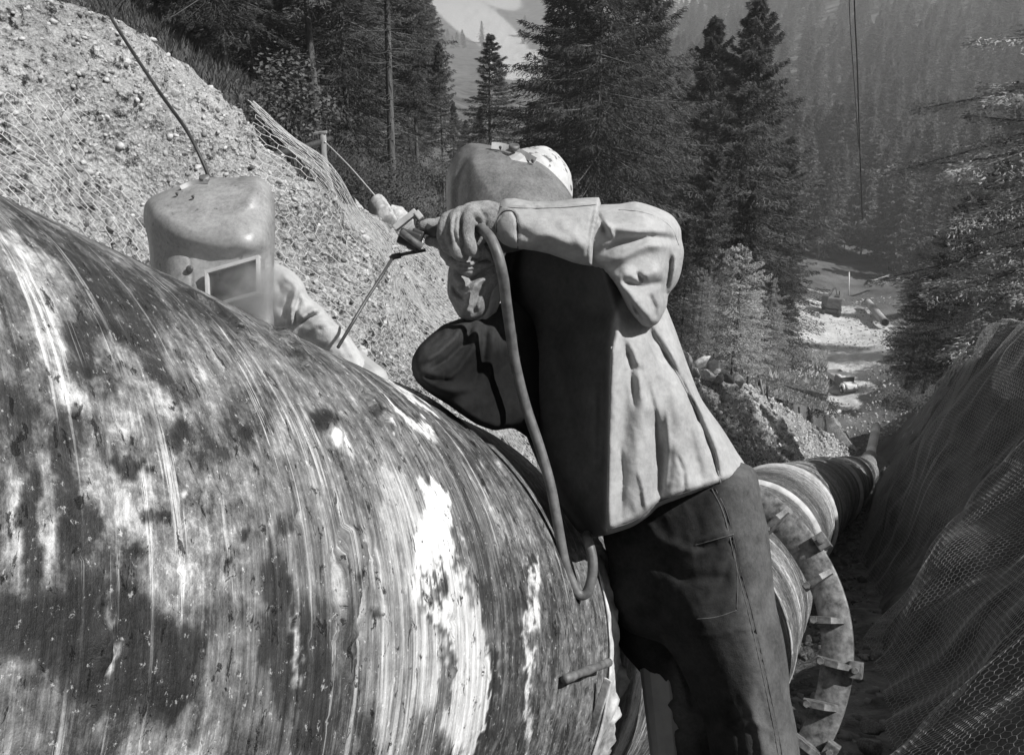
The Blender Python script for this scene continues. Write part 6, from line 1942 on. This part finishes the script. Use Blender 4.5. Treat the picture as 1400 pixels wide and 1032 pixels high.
base_b = np.array(P(1128, 411, 155)); tip_b = np.array(P(1077, 385, 168))
T_ = tip_b - base_b; Lb = np.linalg.norm(T_); T_ /= Lb; s1_ = np.cross(T_, [0, 0, 1]); s1_ /= np.linalg.norm(s1_); s2_ = np.cross(s1_, T_)
def lat(m):
    cs = [(a * .45, b * .4) for a, b in ((1, 1), (-1, 1), (-1, -1), (1, -1))]
    for a, b in cs:
        m.tube([base_b + s1_ * a * .5 + s2_ * b * .5, base_b + T_ * 2 + s1_ * a + s2_ * b, tip_b - T_ * 2 + s1_ * a + s2_ * b, tip_b + s1_ * a * .3 + s2_ * b * .3], .08, 5)
    n_ = int(Lb / .9)
    for k in range(n_):
        for j in range(4):
            a0_, a1_ = cs[j], cs[(j + 1) % 4]
            m.tube([base_b + T_ * (k * .9) + s1_ * a0_[0] + s2_ * a0_[1], base_b + T_ * ((k + 1) * .9) + s1_ * a1_[0] + s2_ * a1_[1]], .035, 4)
part('boom', M['crane_paint'], lat, crn, True)
part('mast', M['band'], lambda m: m.tube([np.array(P(1160, 404, 157)), np.array(P(1161, 372, 157))], .12, 6), crn, True)
part('gantry', M['iron'], lambda m: (m.tube([lo.p((-.4, 1.2, 2.9)), lo.p((0, .9, 4.3)), base_b + np.array([0, 0, .3])], .07, 5), m.tube([lo.p((.6, 1.2, 2.9)), lo.p((0.2, .9, 4.3)), base_b + np.array([0.3, 0, .3])], .07, 5)), crn, True)
# logs and timber by the track
for k, (a, b, r_, lb) in enumerate([((1103, 396, 160), (1135, 404, 158), .28, 'pale log lying in front of the crane boom'), ((1190, 385, 165), (1215, 377, 168), .25, 'pale log lying under the dark spruces beyond the loose pipe'), ((1112, 536, 110), (1122, 526, 114), .22, 'short pale plank end by the trackside bush'),
                                   ((1122, 566, 92), (1148, 562, 94), .2, 'pale timber lying across the foot of the track')]):
    cable('log', [a, tuple((np.array(a) + b) / 2 + [0, .4, 0]), b], r_, M['band'] if k != 1 else M['wood'], lb, 'log', 'logs along the track', 8, 10)
def s_track(n, r_):
    px_ = r_.uniform(1060, 1240, n); Z_ = r_.uniform(104, 165, n)
    X_ = (px_ - CX) / F * Z_; y_ = Z_ / CP
    for it in range(6):
        z_ = H(np.stack([X_, y_], -1)); y_ = (Z_ + z_ * SP) / CP
    p = np.stack([X_, y_, z_], -1)
    p[:, 2] += fbm(p[:, :2], 0.12, 5, 3) * 0.35 * 2
    return p[fbm(p, 0.12, 3, 55) > -0.1]
scatter_joined('rubble', 3500, s_track, 0.05, 0.32, M['stone_dark'], None, 9, 'loose stones and clods strewn over the track', 3.0)
scatter_joined('rubble', 3000, s_track, 0.05, 0.34, M['stone'], None, 10, 'pale stones and clods strewn over the track', 3.0)
# rough ground cover behind the bank crest and on the sunlit slope
def grass(name, sampler, n, h_, mat, label, seed):
    r_ = np.random.default_rng(seed)
    p = sampler(n, r_); n = len(p)
    a_ = r_.uniform(0, 6.28, n); hh = h_ * r_.uniform(.4, 1.4, n)
    s_ = np.stack([np.cos(a_), np.sin(a_), 0 * a_], -1); ln = np.stack([r_.normal(0, .5, n), r_.normal(0, .5, n), np.ones(n)], -1)
    w_ = hh[:, None] * 0.12
    V = np.stack([p - s_ * w_, p + s_ * w_, p + ln * hh[:, None]], 1).reshape(-1, 3)
    o = link(name, new_mesh(name, V, np.arange(3 * n).reshape(-1, 3)), mat)
    tag(o, label, kind='stuff')
def s_back(n, r_):
    y = r_.uniform(5, 60, n); w = 1.03 + r_.random(n) ** 1.4 * 1.0
    return bankL(y, w)
grass('undergrowth', s_back, 90000, 0.14, M['needles'], 'dark undergrowth behind the bank crest', 3)
def s_face(n, r_):
    y = r_.uniform(17, 75, n); w = r_.uniform(.25, 1.05, n)
    p = bankL(y, w)
    return p[fbm(p, 0.5, 3, 66) > 0.02]
grass('scrub', s_face, 40000, 0.07, M['needles'], 'patchy weeds growing on the farther bank', 4)
def s_slope(n, r_):
    px_ = r_.uniform(930, 1130, n); Z_ = r_.uniform(40, 110, n)
    X_ = (px_ - CX) / F * Z_; y_ = Z_ / CP
    for it in range(6):
        z_ = H(np.stack([X_, y_], -1)); y_ = (Z_ + z_ * SP) / CP
    return np.stack([X_, y_, z_], -1)
grass('scrub', s_slope, 60000, 0.28, M['larch'], 'sunlit weeds and saplings on the slope above the trench', 5)

def s_hill(n, r_):
    px_ = r_.uniform(20, 700, n); Z_ = 8.5 + 45 * r_.random(n) ** 1.6
    X_ = (px_ - CX) / F * Z_; y_ = Z_ / CP
    for it in range(6):
        z_ = H(np.stack([X_, y_], -1)); y_ = (Z_ + z_ * SP) / CP
    p = np.stack([X_, y_, z_], -1)
    return p[p[:, 0] < crest_l(p[:, 1])[:, 0] - 0.6]
grass('undergrowth', s_hill, 120000, 0.19, M['needles'], 'dark brush and weeds under the spruces on the left', 8)
r = np.random.default_rng(77)
for k in range(12):
    px_ = [95, 150, 205, 240, 270, 300, 330, 470, 505, 540, 585, 625][k]; Z_ = [9.5, 10, 10.5, 11.5, 12, 13, 14.5, 16, 18, 20, 19, 24][k]
    g = ground_at(px_, Z_)
    sz = r.uniform(0.6, 1.0)
    bush('bush', g, (sz, sz, sz * 1.1), 1500, 0.06, ['low dark bush at the very top of the bank', 'dark bush where the thin cable crosses the bank top', 'dark bush on the rounded top of the bank', 'dark bush just over the steep shoulder of the bank', 'dark bush below the steep shoulder of the bank',
         'dark bush left of the leafy broadleaf bush', 'dark bush crowding the leafy broadleaf bush', 'dark bush right of the crooked post', 'dark bush under the fence wire', 'dark bush at the foot of the straight bare trunk', 'dark bush beyond the boulders', 'dark bush under the slender pale trunk'][k], 'bush', M['needles'], 60 + k, 4, 'dark bushes behind the bank crest')

# ------------------------------------------------------------------ welding smoke and valley haze
def vol_mat(name, col, dens, proc=None, aniso=0.3):
    m = bpy.data.materials.new(name); m.use_nodes = True
    n_, l_ = m.node_tree.nodes, m.node_tree.links
    n_.clear()
    o_ = n_.new('ShaderNodeOutputMaterial'); v_ = n_.new('ShaderNodeVolumePrincipled')
    v_.inputs['Color'].default_value = (col, col, col, 1)
    v_.inputs['Density'].default_value = dens
    v_.inputs['Anisotropy'].default_value = aniso
    l_.new(v_.outputs[0], o_.inputs['Volume'])
    if proc: proc(n_, l_, v_)
    return m
def smoke_nodes(n_, l_, v_):
    tc = n_.new('ShaderNodeTexCoord')
    ln = n_.new('ShaderNodeVectorMath'); ln.operation = 'LENGTH'; l_.new(tc.outputs['Object'], ln.inputs[0])
    nz = n_.new('ShaderNodeTexNoise'); nz.inputs['Scale'].default_value = 1.7; nz.inputs['Detail'].default_value = 4; nz.inputs['Distortion'].default_value = 0.9
    l_.new(tc.outputs['Object'], nz.inputs['Vector'])
    s1__ = n_.new('ShaderNodeMath'); s1__.operation = 'SUBTRACT'; s1__.inputs[0].default_value = 0.92; l_.new(ln.outputs['Value'], s1__.inputs[1])
    s2__ = n_.new('ShaderNodeMath'); s2__.operation = 'MULTIPLY_ADD'; l_.new(nz.outputs[0], s2__.inputs[0]); s2__.inputs[1].default_value = 2.6; s2__.inputs[2].default_value = -0.95
    s3__ = n_.new('ShaderNodeMath'); s3__.operation = 'MULTIPLY'; s3__.use_clamp = True; l_.new(s1__.outputs[0], s3__.inputs[0]); 
    s4__ = n_.new('ShaderNodeMath'); s4__.operation = 'MAXIMUM'; l_.new(s2__.outputs[0], s4__.inputs[0]); s4__.inputs[1].default_value = 0.0
    l_.new(s4__.outputs[0], s3__.inputs[1])
    s5__ = n_.new('ShaderNodeMath'); s5__.operation = 'MULTIPLY'; l_.new(s3__.outputs[0], s5__.inputs[0]); s5__.inputs[1].default_value = v_.inputs['Density'].default_value
    l_.new(s5__.outputs[0], v_.inputs['Density'])
bm = bmesh.new(); bmesh.ops.create_icosphere(bm, subdivisions=3, radius=1)
for k, (px_, py_, Z_, sx, sy, sz, dn, rz) in enumerate([(352, 404, 1.76, .095, .07, .075, 95, -.4), (318, 345, 1.68, .14, .05, .13, 16, 0.3)]):
    me = bpy.data.meshes.new('welding_smoke'); bm.to_mesh(me)
    m_ = vol_mat('smoke', 0.95, dn, smoke_nodes, 0.4)
    o = link('welding_smoke', me, m_); o.location = P(px_, py_, Z_); o.scale = (sx, sy, sz); o.rotation_euler = (0, rz, 0)
    tag(o, ['thick white smoke puff at the weld below the window', 'thin smoke drifting up over the far mask'][k], kind='stuff')
bm.free()
mb = MB().box((0, 1850, -60), (4200, 0, 0), (0, 1900, 0), (0, 0, 245))
hz = link('haze', mb.mesh('haze', False), vol_mat('valley_haze', 0.85, 0.0007, None, 0.35))
tag(hz, 'thin valley haze', kind='stuff')
